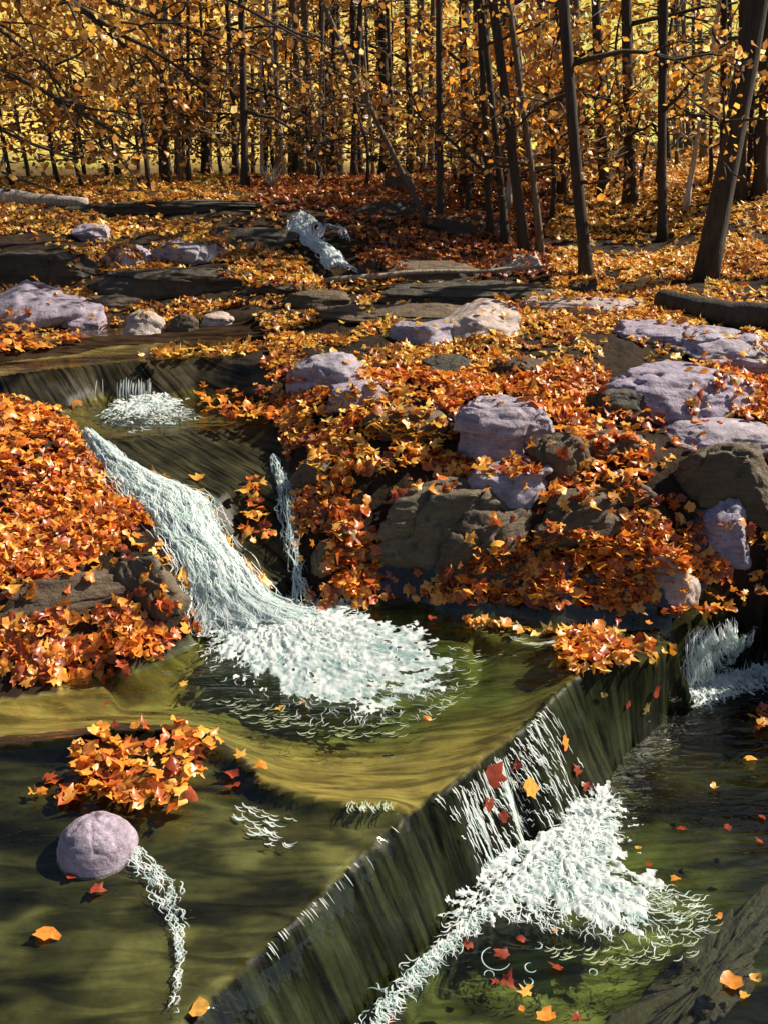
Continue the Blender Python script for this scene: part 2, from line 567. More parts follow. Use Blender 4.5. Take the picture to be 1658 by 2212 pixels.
for y, zz in ((14, 1.02), (19, .62), (25, .72), (31, 1.9), (38, 4.4), (50, 9.5), (70, 18), (110, 32)):
    for x in (-70, -40, -20, -8, 0, 8, 20, 40, 70):
        pts.append(np.array([x, y, zz + 0.3 * vnoise(np.array([x * .13]), np.array([y * .1]))[0] + 0.015 * abs(x) + (.55 if x > 4 and y < 20 else 0)]))
for x, y, zz in ((-7, 9, 1.6), (7.5, 9, 1.4), (-5, 6, 1.2), (5.5, 6, 1.1), (-4, 3, .8), (4, 3, .5), (-4, 0, .4), (4, 0, .3), (-1, .4, -.25), (.6, .6, -.62), (1.6, .8, -.55), (0, -3, -.5), (-5, -5, .2), (5, -5, .2), (0, -8, -.6),
                 (-70, 6, 6), (70, 6, 5), (-25, 6, 3.0), (25, 6, 2.4), (-70, -40, 4), (70, -40, 4), (0, -40, 1), (-20, -8, 2), (20, -8, 2)):
    pts.append(np.array([x, y, zz], float))
pts = np.array(pts)
key = np.round(pts[:, :2] / 0.012).astype(int)
_, ui = np.unique(key, axis=0, return_index=True)
pts = pts[ui]
dv, de, df, ov, _, _ = delaunay_2d_cdt([Vector(p[:2]) for p in pts], [], [], 0, 1e-6)
tz = np.array([pts[o[0], 2] if o else 0.0 for o in ov])
txy = np.array([(p.x, p.y) for p in dv])


def axis(segs):
    r = []
    for a, b, d in segs:
        r.append(np.arange(a, b - d * 0.3, d))
    return np.concatenate(r + [np.array([segs[-1][1]])])


GX = axis([(-68, -20, 2.5), (-20, -7, .6), (-7, -3.6, .12), (-3.6, -2.4, .05), (-2.4, 2.4, .018), (2.4, 3.8, .05), (3.8, 7, .12), (7, 20, .6), (20, 68, 2.5)])
GY = axis([(-38, -6, 2.5), (-6, 0, .4), (0, 1.6, .06), (1.6, 6.2, .018), (6.2, 10, .03), (10, 15, .08), (15, 30, .4), (30, 108, 2.0)])
NX, NY = len(GX), len(GY)
Z = np.full((NY, NX), np.nan)
for f in df:
    (x0, y0), (x1, y1), (x2, y2) = txy[list(f)]
    ia, ib = np.searchsorted(GX, min(x0, x1, x2) - 1e-6), np.searchsorted(GX, max(x0, x1, x2) + 1e-6)
    ja, jb = np.searchsorted(GY, min(y0, y1, y2) - 1e-6), np.searchsorted(GY, max(y0, y1, y2) + 1e-6)
    if ib <= ia or jb <= ja:
        continue
    D = (y1 - y2) * (x0 - x2) + (x2 - x1) * (y0 - y2)
    if abs(D) < 1e-12:
        continue
    X, Y = np.meshgrid(GX[ia:ib], GY[ja:jb])
    l0 = ((y1 - y2) * (X - x2) + (x2 - x1) * (Y - y2)) / D
    l1 = ((y2 - y0) * (X - x2) + (x0 - x2) * (Y - y2)) / D
    l2 = 1 - l0 - l1
    ok = (l0 > -1e-6) & (l1 > -1e-6) & (l2 > -1e-6)
    sub = Z[ja:jb, ia:ib]
    sub[ok] = (l0 * tz[f[0]] + l1 * tz[f[1]] + l2 * tz[f[2]])[ok]
bad = np.isnan(Z)
if bad.any():
    Z[bad] = 1.0
for _ in range(2):
    Zp = np.pad(Z, 1, mode='edge')
    Z = (Zp[1:-1, 1:-1] * 4 + Zp[:-2, 1:-1] + Zp[2:, 1:-1] + Zp[1:-1, :-2] + Zp[1:-1, 2:]) / 8
XX, YY = np.meshgrid(GX, GY)
U, V_ = sight(np.stack([XX.ravel(), YY.ravel(), Z.ravel()], -1))
U, V_ = U.reshape(Z.shape), V_.reshape(Z.shape)
U[YY < 0.4] = -9999

# ground regions (survey polygons)
P_MID = [(-300, 1640), (0, 1612), (160, 1592), (250, 1576), (430, 1582), (520, 1640), (570, 1690), (650, 1716), (760, 1736), (840, 1733), (870, 1760), (1000, 1672), (1100, 1590), (1180, 1510), (1240, 1458), (1190, 1395), (1000, 1345), (900, 1312), (750, 1310), (600, 1330), (420, 1370), (330, 1430), (230, 1470), (0, 1482), (-300, 1490)]
P_SLAB = [(-400, 1650), (0, 1612), (160, 1592), (250, 1576), (430, 1582), (520, 1640), (570, 1690), (650, 1716), (760, 1736), (850, 1733), (870, 1760), (700, 1925), (560, 2060), (400, 2212), (250, 2360), (-500, 2400)]
P_FACE = [(250, 2360), (400, 2212), (560, 2060), (700, 1925), (870, 1760), (1000, 1672), (1100, 1590), (1180, 1510), (1240, 1458), (1330, 1442), (1420, 1422), (1470, 1392), (1510, 1355), (1658, 1300), (1800, 1260), (1800, 1410), (1605, 1475), (1500, 1550), (1440, 1640), (1390, 1720), (1345, 1775), (1120, 1925), (965, 2075), (805, 2245), (665, 2390)]
P_LOW = [(640, 2400), (780, 2215), (940, 2045), (1100, 1890), (1310, 1740), (1345, 1665), (1400, 1600), (1470, 1515), (1600, 1450), (1658, 1430), (1900, 1380), (2100, 2400)]
P_SHELF = [(740, 1300), (900, 1300), (1060, 1290), (1250, 1310), (1400, 1300), (1500, 1250), (1560, 1290), (1580, 1342), (1510, 1355), (1470, 1392), (1420, 1424), (1330, 1444), (1240, 1460), (1190, 1400), (1000, 1348)]
P_UP2 = [(130, 890), (220, 850), (340, 858), (420, 838), (520, 850), (600, 915), (480, 925), (240, 955), (170, 948)]
P_DARKSLAB = [(240, 945), (480, 918), (595, 912), (625, 1000), (660, 1310), (640, 1330), (500, 1190), (440, 1075), (330, 1030)]
P_LEDGE = [(-300, 830), (0, 812), (200, 786), (340, 775), (500, 768), (560, 788), (600, 850), (520, 850), (340, 866), (130, 890), (0, 872), (-300, 900)]
P_UP1 = [(-300, 830), (0, 814), (200, 788), (340, 777), (500, 770), (580, 740), (560, 690), (440, 695), (210, 722), (0, 735), (-300, 740)]
P_CASC = [(165, 942), (250, 948), (330, 1035), (440, 1078), (490, 1180), (580, 1290), (650, 1330), (560, 1380), (430, 1380), (415, 1300), (385, 1210), (325, 1130), (245, 1050)]

reg = {k: inpoly(U, V_, p) for k, p in dict(mid=P_MID, slab=P_SLAB, face=P_FACE, low=P_LOW, shelf=P_SHELF, up2=P_UP2, dark=P_DARKSLAB, ledge=P_LEDGE, up1=P_UP1, casc=P_CASC).items()}
wetz = np.zeros_like(Z, bool)
for k in reg:
    wetz |= reg[k]
wetz |= (Z < -.16) & (YY > .9) & (YY < 4.6) & (np.abs(XX) < 3)
gy, gx = np.gradient(Z, GY, GX)
slope = np.hypot(gx, gy)
nz = fbm(XX * 3.1, YY * 3.1, o=5, s=3)
near = sst(16, 9, YY) * sst(5, 3.4, np.abs(XX))
amp = np.where(wetz, 0.008, 0.045) * near + 0.08 * (1 - near) * sst(0, 8, np.abs(XX) + np.abs(YY - 5))
amp = np.where(reg['face'], 0.012, amp)
Z = Z + nz * amp
along = XX * .656 + YY * .755
Z = Z + np.where(reg['face'], 1, 0) * (.016 * vnoise(along * 30, Z * 3, s=91) + .022 * fbm(along * 6, Z * 6, s=92))
# horizontal bedding on rock steps
Z = Z + np.where(reg['face'] | reg['ledge'] | reg['dark'], 0.008, 0) * vnoise(XX * 9, YY * 9, Z * 26, 5)

C = np.zeros(Z.shape + (3,))
C[:] = (0.032, 0.020, 0.012)


def paint(mask, col):
    C[mask] = col


paint(reg['up1'] & (Z < .705), (0.13, 0.10, 0.036))
paint(reg['ledge'], (0.030, 0.025, 0.015))
paint(reg['up2'], (0.075, 0.066, 0.022))
paint(reg['dark'], (0.022, 0.021, 0.010))
paint(reg['casc'], (0.020, 0.019, 0.011))
paint(reg['shelf'], (0.036, 0.036, 0.015))
paint(reg['low'] & (Z < -.39), (0.105, 0.098, 0.040))
paint((Z < -.16) & (YY > .9) & (YY < 4.6) & (np.abs(XX) < 3), (0.022, 0.024, 0.010))
paint(reg['slab'], (0.029, 0.030, 0.012))
paint(reg['face'], (0.0105, 0.0135, 0.0045))
paint(reg['mid'] & (Z < .004), (0.20, 0.162, 0.056))
# deeper, greener algae under the plunge
pc = at_z(780, 1450, -.1)
g_ = sst(1.05, .35, np.hypot((XX - pc[0]) * 0.8, (YY - pc[1]) * 1.3) + 0.15 * fbm(XX * 4, YY * 4, s=9)) * reg['mid']
C = C * (1 - g_[..., None]) + np.array((0.055, 0.075, 0.018)) * g_[..., None]
pc = at_z(1280, 2010, -.5)
g_ = sst(.85, .25, np.hypot(XX - pc[0], YY - pc[1]) + 0.2 * fbm(XX * 4, YY * 4, s=19)) * reg['low']
C = C * (1 - g_[..., None]) + np.array((0.05, 0.065, 0.018)) * g_[..., None]
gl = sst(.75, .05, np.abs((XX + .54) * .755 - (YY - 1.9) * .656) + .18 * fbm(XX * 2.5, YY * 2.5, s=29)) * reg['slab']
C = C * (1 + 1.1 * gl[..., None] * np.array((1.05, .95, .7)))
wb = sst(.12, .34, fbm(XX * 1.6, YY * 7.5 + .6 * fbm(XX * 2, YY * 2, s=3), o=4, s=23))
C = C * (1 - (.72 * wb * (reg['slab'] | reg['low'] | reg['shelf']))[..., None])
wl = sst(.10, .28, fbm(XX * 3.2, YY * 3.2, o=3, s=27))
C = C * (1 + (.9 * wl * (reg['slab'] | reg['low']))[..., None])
# far woodland floor, meadow behind, hill
fl = sst(9, 11, YY)[..., None]
C = C * (1 - fl) + np.array((0.075, 0.045, 0.02)) * fl
gr = (sst(12, 13, YY) * sst(.05, .25, fbm(XX * .45, YY * .3, s=31) - .12))[..., None]
C = C * (1 - gr) + np.array((0.20, 0.25, 0.045)) * gr
side = sst(-6, 9, XX + 4 * fbm(XX * .1, YY * .1, s=41))[..., None]
hillc = np.array((0.80, 0.56, 0.13)) * (1 - side) + np.array((0.62, 0.58, 0.13)) * side
hl = sst(19, 27, YY)[..., None]
C = C * (1 - hl) + hillc * hl * (0.85 + 0.3 * fbm(XX * .5, YY * .3, s=43))[..., None]
streak = np.where(reg['face'] | reg['ledge'] | reg['dark'], 1.0, 0.0)
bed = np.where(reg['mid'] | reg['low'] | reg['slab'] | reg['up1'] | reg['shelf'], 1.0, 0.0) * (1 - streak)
idx = np.arange(NX * NY).reshape(NY, NX)
Q = np.stack([idx[:-1, :-1], idx[:-1, 1:], idx[1:, 1:], idx[1:, :-1]], -1).reshape(-1, 4)
TV = np.stack([XX.ravel(), YY.ravel(), Z.ravel()], -1)
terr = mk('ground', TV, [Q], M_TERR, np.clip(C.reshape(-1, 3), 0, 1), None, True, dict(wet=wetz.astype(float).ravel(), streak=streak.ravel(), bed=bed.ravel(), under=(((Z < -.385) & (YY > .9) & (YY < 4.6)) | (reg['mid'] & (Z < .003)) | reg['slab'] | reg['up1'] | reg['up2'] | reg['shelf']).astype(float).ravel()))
tag(terr, 'rocky stream bed and woodland floor rising to a golden hillside', None, None, 'structure')


def zt(x, y):
    """terrain height (bilinear) at arrays x, y"""
    x, y = np.asarray(x, float), np.asarray(y, float)
    i = np.clip(np.searchsorted(GX, x) - 1, 0, NX - 2)
    j = np.clip(np.searchsorted(GY, y) - 1, 0, NY - 2)
    fx = np.clip((x - GX[i]) / (GX[i + 1] - GX[i]), 0, 1)
    fy = np.clip((y - GY[j]) / (GY[j + 1] - GY[j]), 0, 1)
    return Z[j, i] * (1 - fx) * (1 - fy) + Z[j, i + 1] * fx * (1 - fy) + Z[j + 1, i] * (1 - fx) * fy + Z[j + 1, i + 1] * fx * fy


def hit(u, v, tmax=60.0):
    """where the sighting (u, v) meets the terrain"""
    d = ray(u, v)
    t = np.linspace(1.2, tmax, 6000) if tmax > 30 else np.linspace(1.2, tmax, 4000)
    p = np.array([0, 0, CAM_Z]) + d[None] * t[:, None]
    below = p[:, 2] < zt(p[:, 0], p[:, 1])
    if not below.any():
        return p[-1]
    return p[np.argmax(below)]


def stand(u, v):
    """where a tree stands: on the visible ground, or beyond the crest on the falling ground"""
    if v >= 396:
        return hit(u, v)
    y = 11.2 + (396 - v) * .125
    p = at_y(u, v, y)
    p[2] = float(zt(p[:1], p[1:2])[0])
    return p


# ------------------------------------------------------------------ water surfaces
def sheet(name, poly, z, mat, label, zmode='flat', off=0.012, step=0.03, kind='structure'):
    P = np.array([at_z(u, v, zz) for u, v, zz in [(q[0], q[1], z) for q in poly]])
    x0, x1, y0, y1 = P[:, 0].min() - .05, P[:, 0].max() + .05, max(P[:, 1].min() - .05, .5), P[:, 1].max() + .05
    xs, ys = np.arange(x0, x1, step), np.arange(y0, y1, step)
    X, Y = np.meshgrid(xs, ys)
    ins = inpoly(X, Y, [(p[0], p[1]) for p in P])
    if zmode == 'flat':
        zz = np.full(X.shape, z) + 0.003 * fbm(X * 5, Y * 9, s=51)
    else:
        zz = zt(X, Y)
        for _ in range(4):
            zp = np.pad(zz, 1, mode='edge')
            zz = (zp[1:-1, 1:-1] * 2 + zp[:-2, 1:-1] + zp[2:, 1:-1] + zp[1:-1, :-2] + zp[1:-1, 2:]) / 6
        zz = zz + off + 0.005 * fbm(X * 8, Y * 8, s=53)
    id_ = np.arange(X.size).reshape(X.shape)
    cell = ins[:-1, :-1] | ins[1:, :-1] | ins[:-1, 1:] | ins[1:, 1:]
    q = np.stack([id_[:-1, :-1], id_[:-1, 1:], id_[1:, 1:], id_[1:, :-1]], -1)[cell]
    used, inv = np.unique(q, return_inverse=True)
    Vv = np.stack([X.ravel(), Y.ravel(), zz.ravel()], -1)[used]
    o = mk(name, Vv, [inv.reshape(-1, 4)], mat)
    return tag(o, label, None, None, kind)


sheet('middle_pool_water', P_MID, 0.0, M_POOL, 'golden olive water of the middle pool')
sheet('lower_pool_water', [(560, 2480), (770, 2212), (930, 2040), (1090, 1885), (1300, 1730), (1335, 1660), (1390, 1595), (1460, 1505), (1600, 1430), (1700, 1400), (2050, 1350), (2300, 2480)], -0.40, M_POOL, 'olive green water of the lower pool')
sheet('second_pool_water', P_UP2, 0.497, M_UPPER, 'small dark pool under the upper ledge')
sheet('upper_pool_water', [(-300, 825), (0, 810), (200, 786), (340, 775), (500, 768), (590, 740), (570, 680), (440, 690), (210, 715), (-300, 725)], 0.70, M_UPPER, 'still reflecting water of the upper pool')
sheet('slab_water', [(-300, 1690), (0, 1662), (250, 1632), (430, 1636), (505, 1690), (640, 1766), (755, 1784), (845, 1776), (880, 1768), (714, 1936), (574, 2071), (414, 2223), (260, 2375), (-400, 2400)], -0.08, M_FILM, 'thin water sliding over the dark rock slab', 'film', 0.010)
sheet('shelf_water', [(760, 1310), (900, 1312), (1060, 1300), (1250, 1320), (1400, 1310), (1500, 1270), (1570, 1300), (1580, 1342), (1510, 1355), (1470, 1392), (1400, 1385), (1330, 1362), (1190, 1370), (1000, 1350)], -0.05, M_FILM, 'shallow water spreading over the right shelf', 'film', 0.016)

# ------------------------------------------------------------------ rocks
LAV, BRN, PCH, DRK, OLV = (0.36, 0.308, 0.37), (0.115, 0.080, 0.044), (0.47, 0.37, 0.32), (0.058, 0.046, 0.030), (0.135, 0.105, 0.060)  # PCH carries sunlit warmth, LAV the sky tint of open shade, as stone colour


def ico(level):
    import bmesh
    bm = bmesh.new()
    bmesh.ops.create_icosphere(bm, subdivisions=level, radius=1.0)
    v = np.array([x.co[:] for x in bm.verts])
    f = np.array([[q.index for q in p.verts] for p in bm.faces])
    bm.free()
    return v, f


ICO = {k: ico(k) for k in (3, 4, 5, 6)}
ROCK_GEO = []


def rock_shape(sx, sy, sz, seed, level=5, boxy=0.75, facets=9, rough=0.08, strata=4.0):
    r = np.random.default_rng(seed)
    v, f = ICO[level]
    v = v.copy()
    v = np.sign(v) * np.abs(v) ** boxy
    for _ in range(facets):
        n = r.normal(size=3) * (1, 1, .75)
        n /= np.linalg.norm(n)
        d = r.uniform(.60, .86) * np.abs(v @ n).max()
        e = v @ n - d
        v = v - np.where(e > 0, e * .88, 0)[:, None] * n
    n1 = fbm(v[:, 0] * 1.6 + seed, v[:, 1] * 1.6, v[:, 2] * 1.6, 3, seed)
    n2 = fbm(v[:, 0] * 5 + seed, v[:, 1] * 5, v[:, 2] * 8, 4, seed + 5)
    v = v * (1 + rough * 1.5 * n1 + rough * .6 * n2)[:, None]
    # bedding layers, each set back or proud of the next, and cracks
    bed_ = v[:, 2] * strata + .8 * n1 + .35 * v[:, 0]
    kb = np.floor(bed_)
    lay = _h(kb, kb * 0, kb * 0, seed) * (1 - sst(.75, 1.0, bed_ - kb)) + _h(kb + 1, kb * 0, kb * 0, seed) * sst(.75, 1.0, bed_ - kb)
    v[:, :2] *= (1 + rough * .9 * lay)[:, None]
    crk = np.abs(fbm(v[:, 0] * 1.3 + seed * .7, v[:, 1] * 1.3, v[:, 2] * .6, 3, seed + 11))
    v *= (1 - rough * .9 * np.exp(-(crk / .045) ** 2))[:, None]
    return v * (sx, sy, sz), f


def rock(u, vtop, vbot, wpx, depth, label, col=LAV, rz=0.0, seed=None, name='rock', group=None, boxy=.6, facets=10, level=5, rough=.085, tilt=(0, 0), zmin=.06, sink=.45, back=.3):
    seed = seed if seed is not None else int(u * 7 + vtop * 13) % 9973
    B = hit(u, vbot)
    dist = B[1] * CP - (B[2] - CAM_Z) * SP
    sx = wpx * dist / F / 2
    sy = max(depth * sx, .05)
    yc = B[1] + sy * .8
    xc = B[0] * yc / B[1]
    top = at_y(u, vtop, yc + back * sy)[2]
    g = float(zt(np.array([xc]), np.array([yc]))[0])
    h = max(top - g, zmin)
    zc = min(g, B[2]) - .02
    h = max(top - g, zmin)
    sz = (g + h) - zc
    v, f = rock_shape(sx * 1.06, sy * 1.06, sz, seed, level, boxy, facets, rough)
    e = Matrix.Rotation(R(rz), 3, 'Z') @ Matrix.Rotation(R(tilt[0]), 3, 'X') @ Matrix.Rotation(R(tilt[1]), 3, 'Y')
    v = v @ np.array(e).T
    v[:, 2] *= sz / v[:, 2].max()
    r = np.random.default_rng(seed)
    c = np.array(col) * r.uniform(.9, 1.1) * (1 + r.uniform(-.04, .04, 3))
    o = mk(name, v, [f], M_ROCK, c)
    o.location = (xc, yc, zc)
    ROCK_GEO.append((v + (xc, yc, zc), f))
    return tag(o, label, 'rock', group)


ROCKS = [
    # u, vtop, vbot, width, depth ratio, label, colour, kwargs
    (50, 608, 715, 300, .75, 'large pale boulder at the left edge beside the upper pool', LAV, dict(level=5, boxy=.9, name='boulder')),
    (185, 655, 718, 135, .8, 'lavender boulder leaning against the large pale boulder by the upper pool', LAV, dict(name='boulder')),
    (312, 668, 722, 105, .8, 'round cream boulder at the edge of the upper pool', PCH, dict(boxy=1.0, name='boulder', facets=4)),
    (398, 674, 718, 85, .8, 'small dark topped stone right of the round cream boulder', BRN, dict(boxy=.95)),
    (468, 672, 702, 80, .8, 'low stone at the far shore of the upper pool', PCH, dict()),
    (250, 640, 672, 150, .6, 'flat stone behind the round cream boulder', BRN, dict()),
    (205, 488, 520, 90, 1.6, 'small lavender slab showing through leaves on the upper left bank', LAV, dict(zmin=.09)),
    (285, 525, 585, 95, 1.2, 'narrow lavender rock sloping down the upper left bank', LAV, dict(zmin=.10, rz=-25)),
    (415, 525, 575, 150, 1.2, 'broad lavender rock half covered by leaves on the upper left bank', LAV, dict(zmin=.10)),
    (715, 758, 838, 175, 1.0, 'smooth lavender boulder at the top right of the dark ledge', LAV, dict(boxy=.85, facets=5, name='boulder', level=5)),
    (770, 815, 880, 170, .8, 'lavender rock just below the smooth lavender boulder', LAV, dict()),
    (915, 690, 752, 165, 1.2, 'lavender slab sloping out of yellow leaves in mid bank', LAV, dict(zmin=.08)),
    (1035, 645, 720, 200, 1.3, 'broad sunlit slab with a domed top on the mid bank', PCH, dict(zmin=.10, boxy=.9, facets=4)),
    (1230, 650, 680, 290, .7, 'long low peach ledge behind the domed slab', PCH, dict(zmin=.07)),
    (960, 765, 805, 110, .8, 'dark stone poking through leaves below the domed slab', DRK, dict()),
    (1120, 775, 815, 120, .8, 'dark ridge stone in yellow leaves below the peach ledge', DRK, dict()),
    (1080, 852, 985, 235, .7, 'tall lavender rock with a cracked sloping face in the middle of the right bank', LAV, dict(level=6, name='boulder')),
    (1215, 930, 1035, 150, .6, 'dark brown rock right of the cracked lavender rock', BRN, dict()),
    (985, 1035, 1190, 370, .5, 'wide brown rock with lavender top above the middle pool', OLV, dict(level=6, rz=12, name='boulder')),
    (1100, 1010, 1090, 190, .8, 'lavender speckled rock resting on the wide brown rock', LAV, dict(zmin=.08)),
    (1065, 1120, 1240, 300, .4, 'low brown ledge rock directly over the middle pool shore', BRN, dict(rz=22, level=6)),
    (1450, 785, 900, 330, .65, 'large angular lavender slab on the right with a shaded front', LAV, dict(level=6, boxy=.65, name='boulder')),
    (1560, 700, 790, 290, 1.0, 'long banded lavender slab at the right behind the angular slab', LAV, dict(level=6, boxy=.7)),
    (1400, 690, 735, 200, 1.0, 'low lavender slab under leaves left of the long banded slab', LAV, dict(zmin=.07)),
    (1330, 835, 900, 130, .7, 'dark shaded rock left of the angular slab', DRK, dict()),
    (1570, 948, 1115, 250, .45, 'tall dark rock face with lavender top at the right edge', BRN, dict(level=6, boxy=.6, name='boulder')),
    (1545, 905, 975, 270, .7, 'lavender cap slab lying on the tall dark rock at the right edge', LAV, dict(zmin=.07, boxy=.7)),
    (1345, 1015, 1085, 130, .6, 'dark rock among rust leaves left of the tall dark face', BRN, dict()),
    (1560, 1130, 1185, 130, .9, 'lavender rock ringed by orange leaves near the right edge', LAV, dict(facets=4, boxy=.8)),
    (1425, 1225, 1290, 150, .6, 'pale rock shining at the edge of the right shelf', PCH, dict(boxy=.9, facets=4)),
    (220, 1768, 1888, 178, .9, 'rounded lavender boulder standing in the water on the slab', LAV, dict(level=6, boxy=1.0, facets=0, name='boulder', rough=.028, rz=20, back=0)),
    (690, 985, 1055, 110, .8, 'grey brown rock at the right rim of the dark slab', BRN, dict()),
    (725, 1130, 1230, 100, .8, 'dark rock right of the thin cascade', OLV, dict()),
    (910, 555, 612, 260, .6, 'flat topped dark rock right of the far waterfall', BRN, dict(boxy=.65)),
    (1110, 545, 590, 130, .7, 'peach stone at the foot of the clustered trunks', PCH, dict()),
    (690, 625, 670, 150, .6, 'dark flat stone in the stream below the far waterfall', BRN, dict()),
    (600, 600, 640, 160, .6, 'dark rock left of the far waterfall foot', DRK, dict()),
    (865, 358, 410, 70, .8, 'brown rock at the wood edge above the far waterfall', BRN, dict(level=4)),
    (90, 540, 625, 260, .5, 'dark rock face below the leafy upper left bank', DRK, dict(level=6)),
    (330, 1190, 1300, 160, .6, 'dark rock between the leafy left bank and the cascade', OLV, dict(rz=-25)),
    (130, 1250, 1325, 420, .22, 'long tilted brown slab crossing the leafy left bank', BRN, dict(rz=16, level=6, boxy=.6, back=0)),
    (330, 428, 468, 470, .35, 'long dark ledge behind the upper left bank below the wood', DRK, dict(level=6, zmin=.1)),
    (520, 488, 540, 270, .4, 'dark ledge left of the far waterfall, half way up', DRK, dict(zmin=.1)),
    (420, 588, 640, 420, .35, 'long dark ledge behind the flat stone over the upper pool', DRK, dict(level=6, zmin=.1)),
    (1010, 612, 650, 420, .3, 'long dark ledge under the thin fallen branch', DRK, dict(level=6, zmin=.09)),
    (850, 655, 690, 300, .5, 'low brown ledge between yellow leaves above the mid bank', BRN, dict(zmin=.06)),
    (1010, 470, 505, 200, .5, 'dark stone beside the long dark tree above the far waterfall', DRK, dict(zmin=.1)),
    (860, 430, 470, 200, .5, 'dark ledge above the far waterfall at its right', DRK, dict(zmin=.1)),
    (1290, 925, 985, 200, .6, 'brown ledge with leaves below the angular lavender slab', BRN, dict()),
    (870, 880, 950, 180, .6, 'brown ledge left of the cracked lavender rock', BRN, dict(zmin=.07)),
    (1250, 1085, 1150, 260, .45, 'dark ledge over the deep orange drift', BRN, dict(rz=8)),
    (800, 560, 590, 60, .8, 'small dark stone beside the far waterfall foot', DRK, dict(level=4)),
    (1250, 600, 640, 90, .7, 'mossy stone at the foot of the straight dark trunk', DRK, dict(level=4)),
]
for u, vt, vb, wd, dp, lab, colr, kw in ROCKS:
    rock(u, vt, vb, wd, dp, lab, colr, **kw)

# submerged weedy ledge in the lower pool
pa, pb = at_z(1700, 1930, -.42), at_z(1350, 2260, -.42)
mid = (pa + pb) / 2
ln = np.linalg.norm(pb - pa) / 2
v, f = rock_shape(ln * 1.1, .10, .085, 77, 6, 1.0, 2, .45)
ang = math.atan2(pb[1] - pa[1], pb[0] - pa[0])
v = v @ np.array(Matrix.Rotation(ang, 3, 'Z')).T
o = mk('submerged_ledge', v, [f], M_ROCK, (0.020, 0.022, 0.009))
o.location = (mid[0], mid[1], -.515)
tag(o, 'dark weedy rock ledge under the water of the lower pool', 'rock')
ROCK_GEO.append((v + np.array(o.location), f))

# ------------------------------------------------------------------ surface for scattering
vs, fs, n0 = [TV], [Q[:, [0, 1, 2]], Q[:, [0, 2, 3]]], len(TV)
for v, f in ROCK_GEO:
    vs.append(v)
    fs.append(f + n0)
    n0 += len(v)
BV = BVHTree.FromPolygons(np.concatenate(vs).tolist(), np.concatenate(fs).tolist(), all_triangles=True)
NTERR = 2 * len(Q)

# ------------------------------------------------------------------ leaves
ANG = np.radians([-90, -62, -20, 4, 30, 58, 90, 122, 150, 176, 200, 242])
RAD = np.array([.35, .66, .92, .60, .98, .56, 1.12, .56, .98, .60, .92, .66])
LEAF = np.concatenate([[[0, 0]], np.stack([np.cos(ANG) * RAD, np.sin(ANG) * RAD], -1)])
LF = np.array([[0, 1 + i, 1 + (i + 1) % 12] for i in range(12)])
ANG2 = np.radians([-90, -40, 20, 90, 160, 220])
RAD2 = np.array([.5, .6, .75, 1.15, .75, .6])
LEAF_S = np.concatenate([[[0, 0]], np.stack([np.cos(ANG2) * RAD2, np.sin(ANG2) * RAD2], -1)])
LFS = np.array([[0, 1 + i, 1 + (i + 1) % 6] for i in range(6)])


def leaves(pos, nrm, size, col, shape=0, curl=.5, r=rng):
    """vectorised leaf blades: verts, faces, colours"""
    pos, nrm = np.asarray(pos, float), np.asarray(nrm, float)
    n = len(pos)
    L, Fc = (LEAF, LF) if shape == 0 else (LEAF_S, LFS)
    nrm = nrm / (np.linalg.norm(nrm, axis=1)[:, None] + 1e-9)
    a = r.normal(size=(n, 3))
    a -= (a * nrm).sum(1)[:, None] * nrm
    a /= np.linalg.norm(a, axis=1)[:, None] + 1e-9
    b = np.cross(nrm, a)
    k = len(L)
    jit = 1 + .16 * r.normal(size=(n, k))
    rad_ = np.hypot(L[:, 0], L[:, 1])
    rm = rad_[1:].mean()
    lob = r.uniform(.15, 1.2, (n, 1))                  # from rounded blades to deeply cut ones
    jit = jit * np.where(rad_ > 0, (rm + (rad_ - rm) * lob) / np.maximum(rad_, 1e-6), 1)
    jit = jit * r.uniform(.75, 1.1, (n, 1))
    lx, ly = L[None, :, 0] * jit * r.uniform(.6, 1.1, (n, 1)), L[None, :, 1] * jit
    c1, c2 = r.normal(size=(n, 1)) * curl, r.normal(size=(n, 1)) * curl
    lz = c1 * lx ** 2 + c2 * ly ** 2 + .25 * curl * r.normal(size=(n, k))
    s = np.asarray(size)[:, None] * .5
    V = pos[:, None, :] + (lx * s)[..., None] * a[:, None] + (ly * s)[..., None] * b[:, None] + (lz * s)[..., None] * nrm[:, None]
    Fa = (Fc[None] + (np.arange(n) * k)[:, None, None]).reshape(-1, 3)
    cc = np.repeat(np.asarray(col), k, axis=0)
    return V.reshape(-1, 3), Fa, cc


PAL = dict(
    orange=np.array([(.92, .42, .06), (.88, .31, .035), (.64, .14, .022), (.38, .07, .018), (.94, .50, .09), (.24, .05, .015)]),
    gold=np.array([(.90, .55, .10), (.86, .44, .06), (.55, .19, .03), (.28, .08, .022), (.93, .64, .16), (.72, .27, .035)]),
    rust=np.array([(.34, .085, .022), (.26, .06, .02), (.46, .14, .03), (.70, .30, .05), (.18, .05, .018), (.50, .2, .06)]),
    bright=np.array([(.95, .62, .15), (.92, .45, .06), (.80, .33, .04), (.50, .22, .05), (.97, .74, .30), (.30, .14, .04)]),
    dark=np.array([(.26, .13, .035), (.30, .15, .04), (.18, .08, .025), (.45, .20, .04), (.22, .10, .03), (.60, .32, .06)]),
    wood=np.array([(.86, .50, .07), (.84, .34, .04), (.50, .20, .035), (.24, .11, .03), (.92, .66, .20), (.70, .22, .03)]),
)


def pick(pal, n, wts=None, r=rng):
    p = PAL[pal]
    c = p[r.choice(len(p), n, p=wts)]
    return c * r.uniform(.82, 1.18, (n, 1))


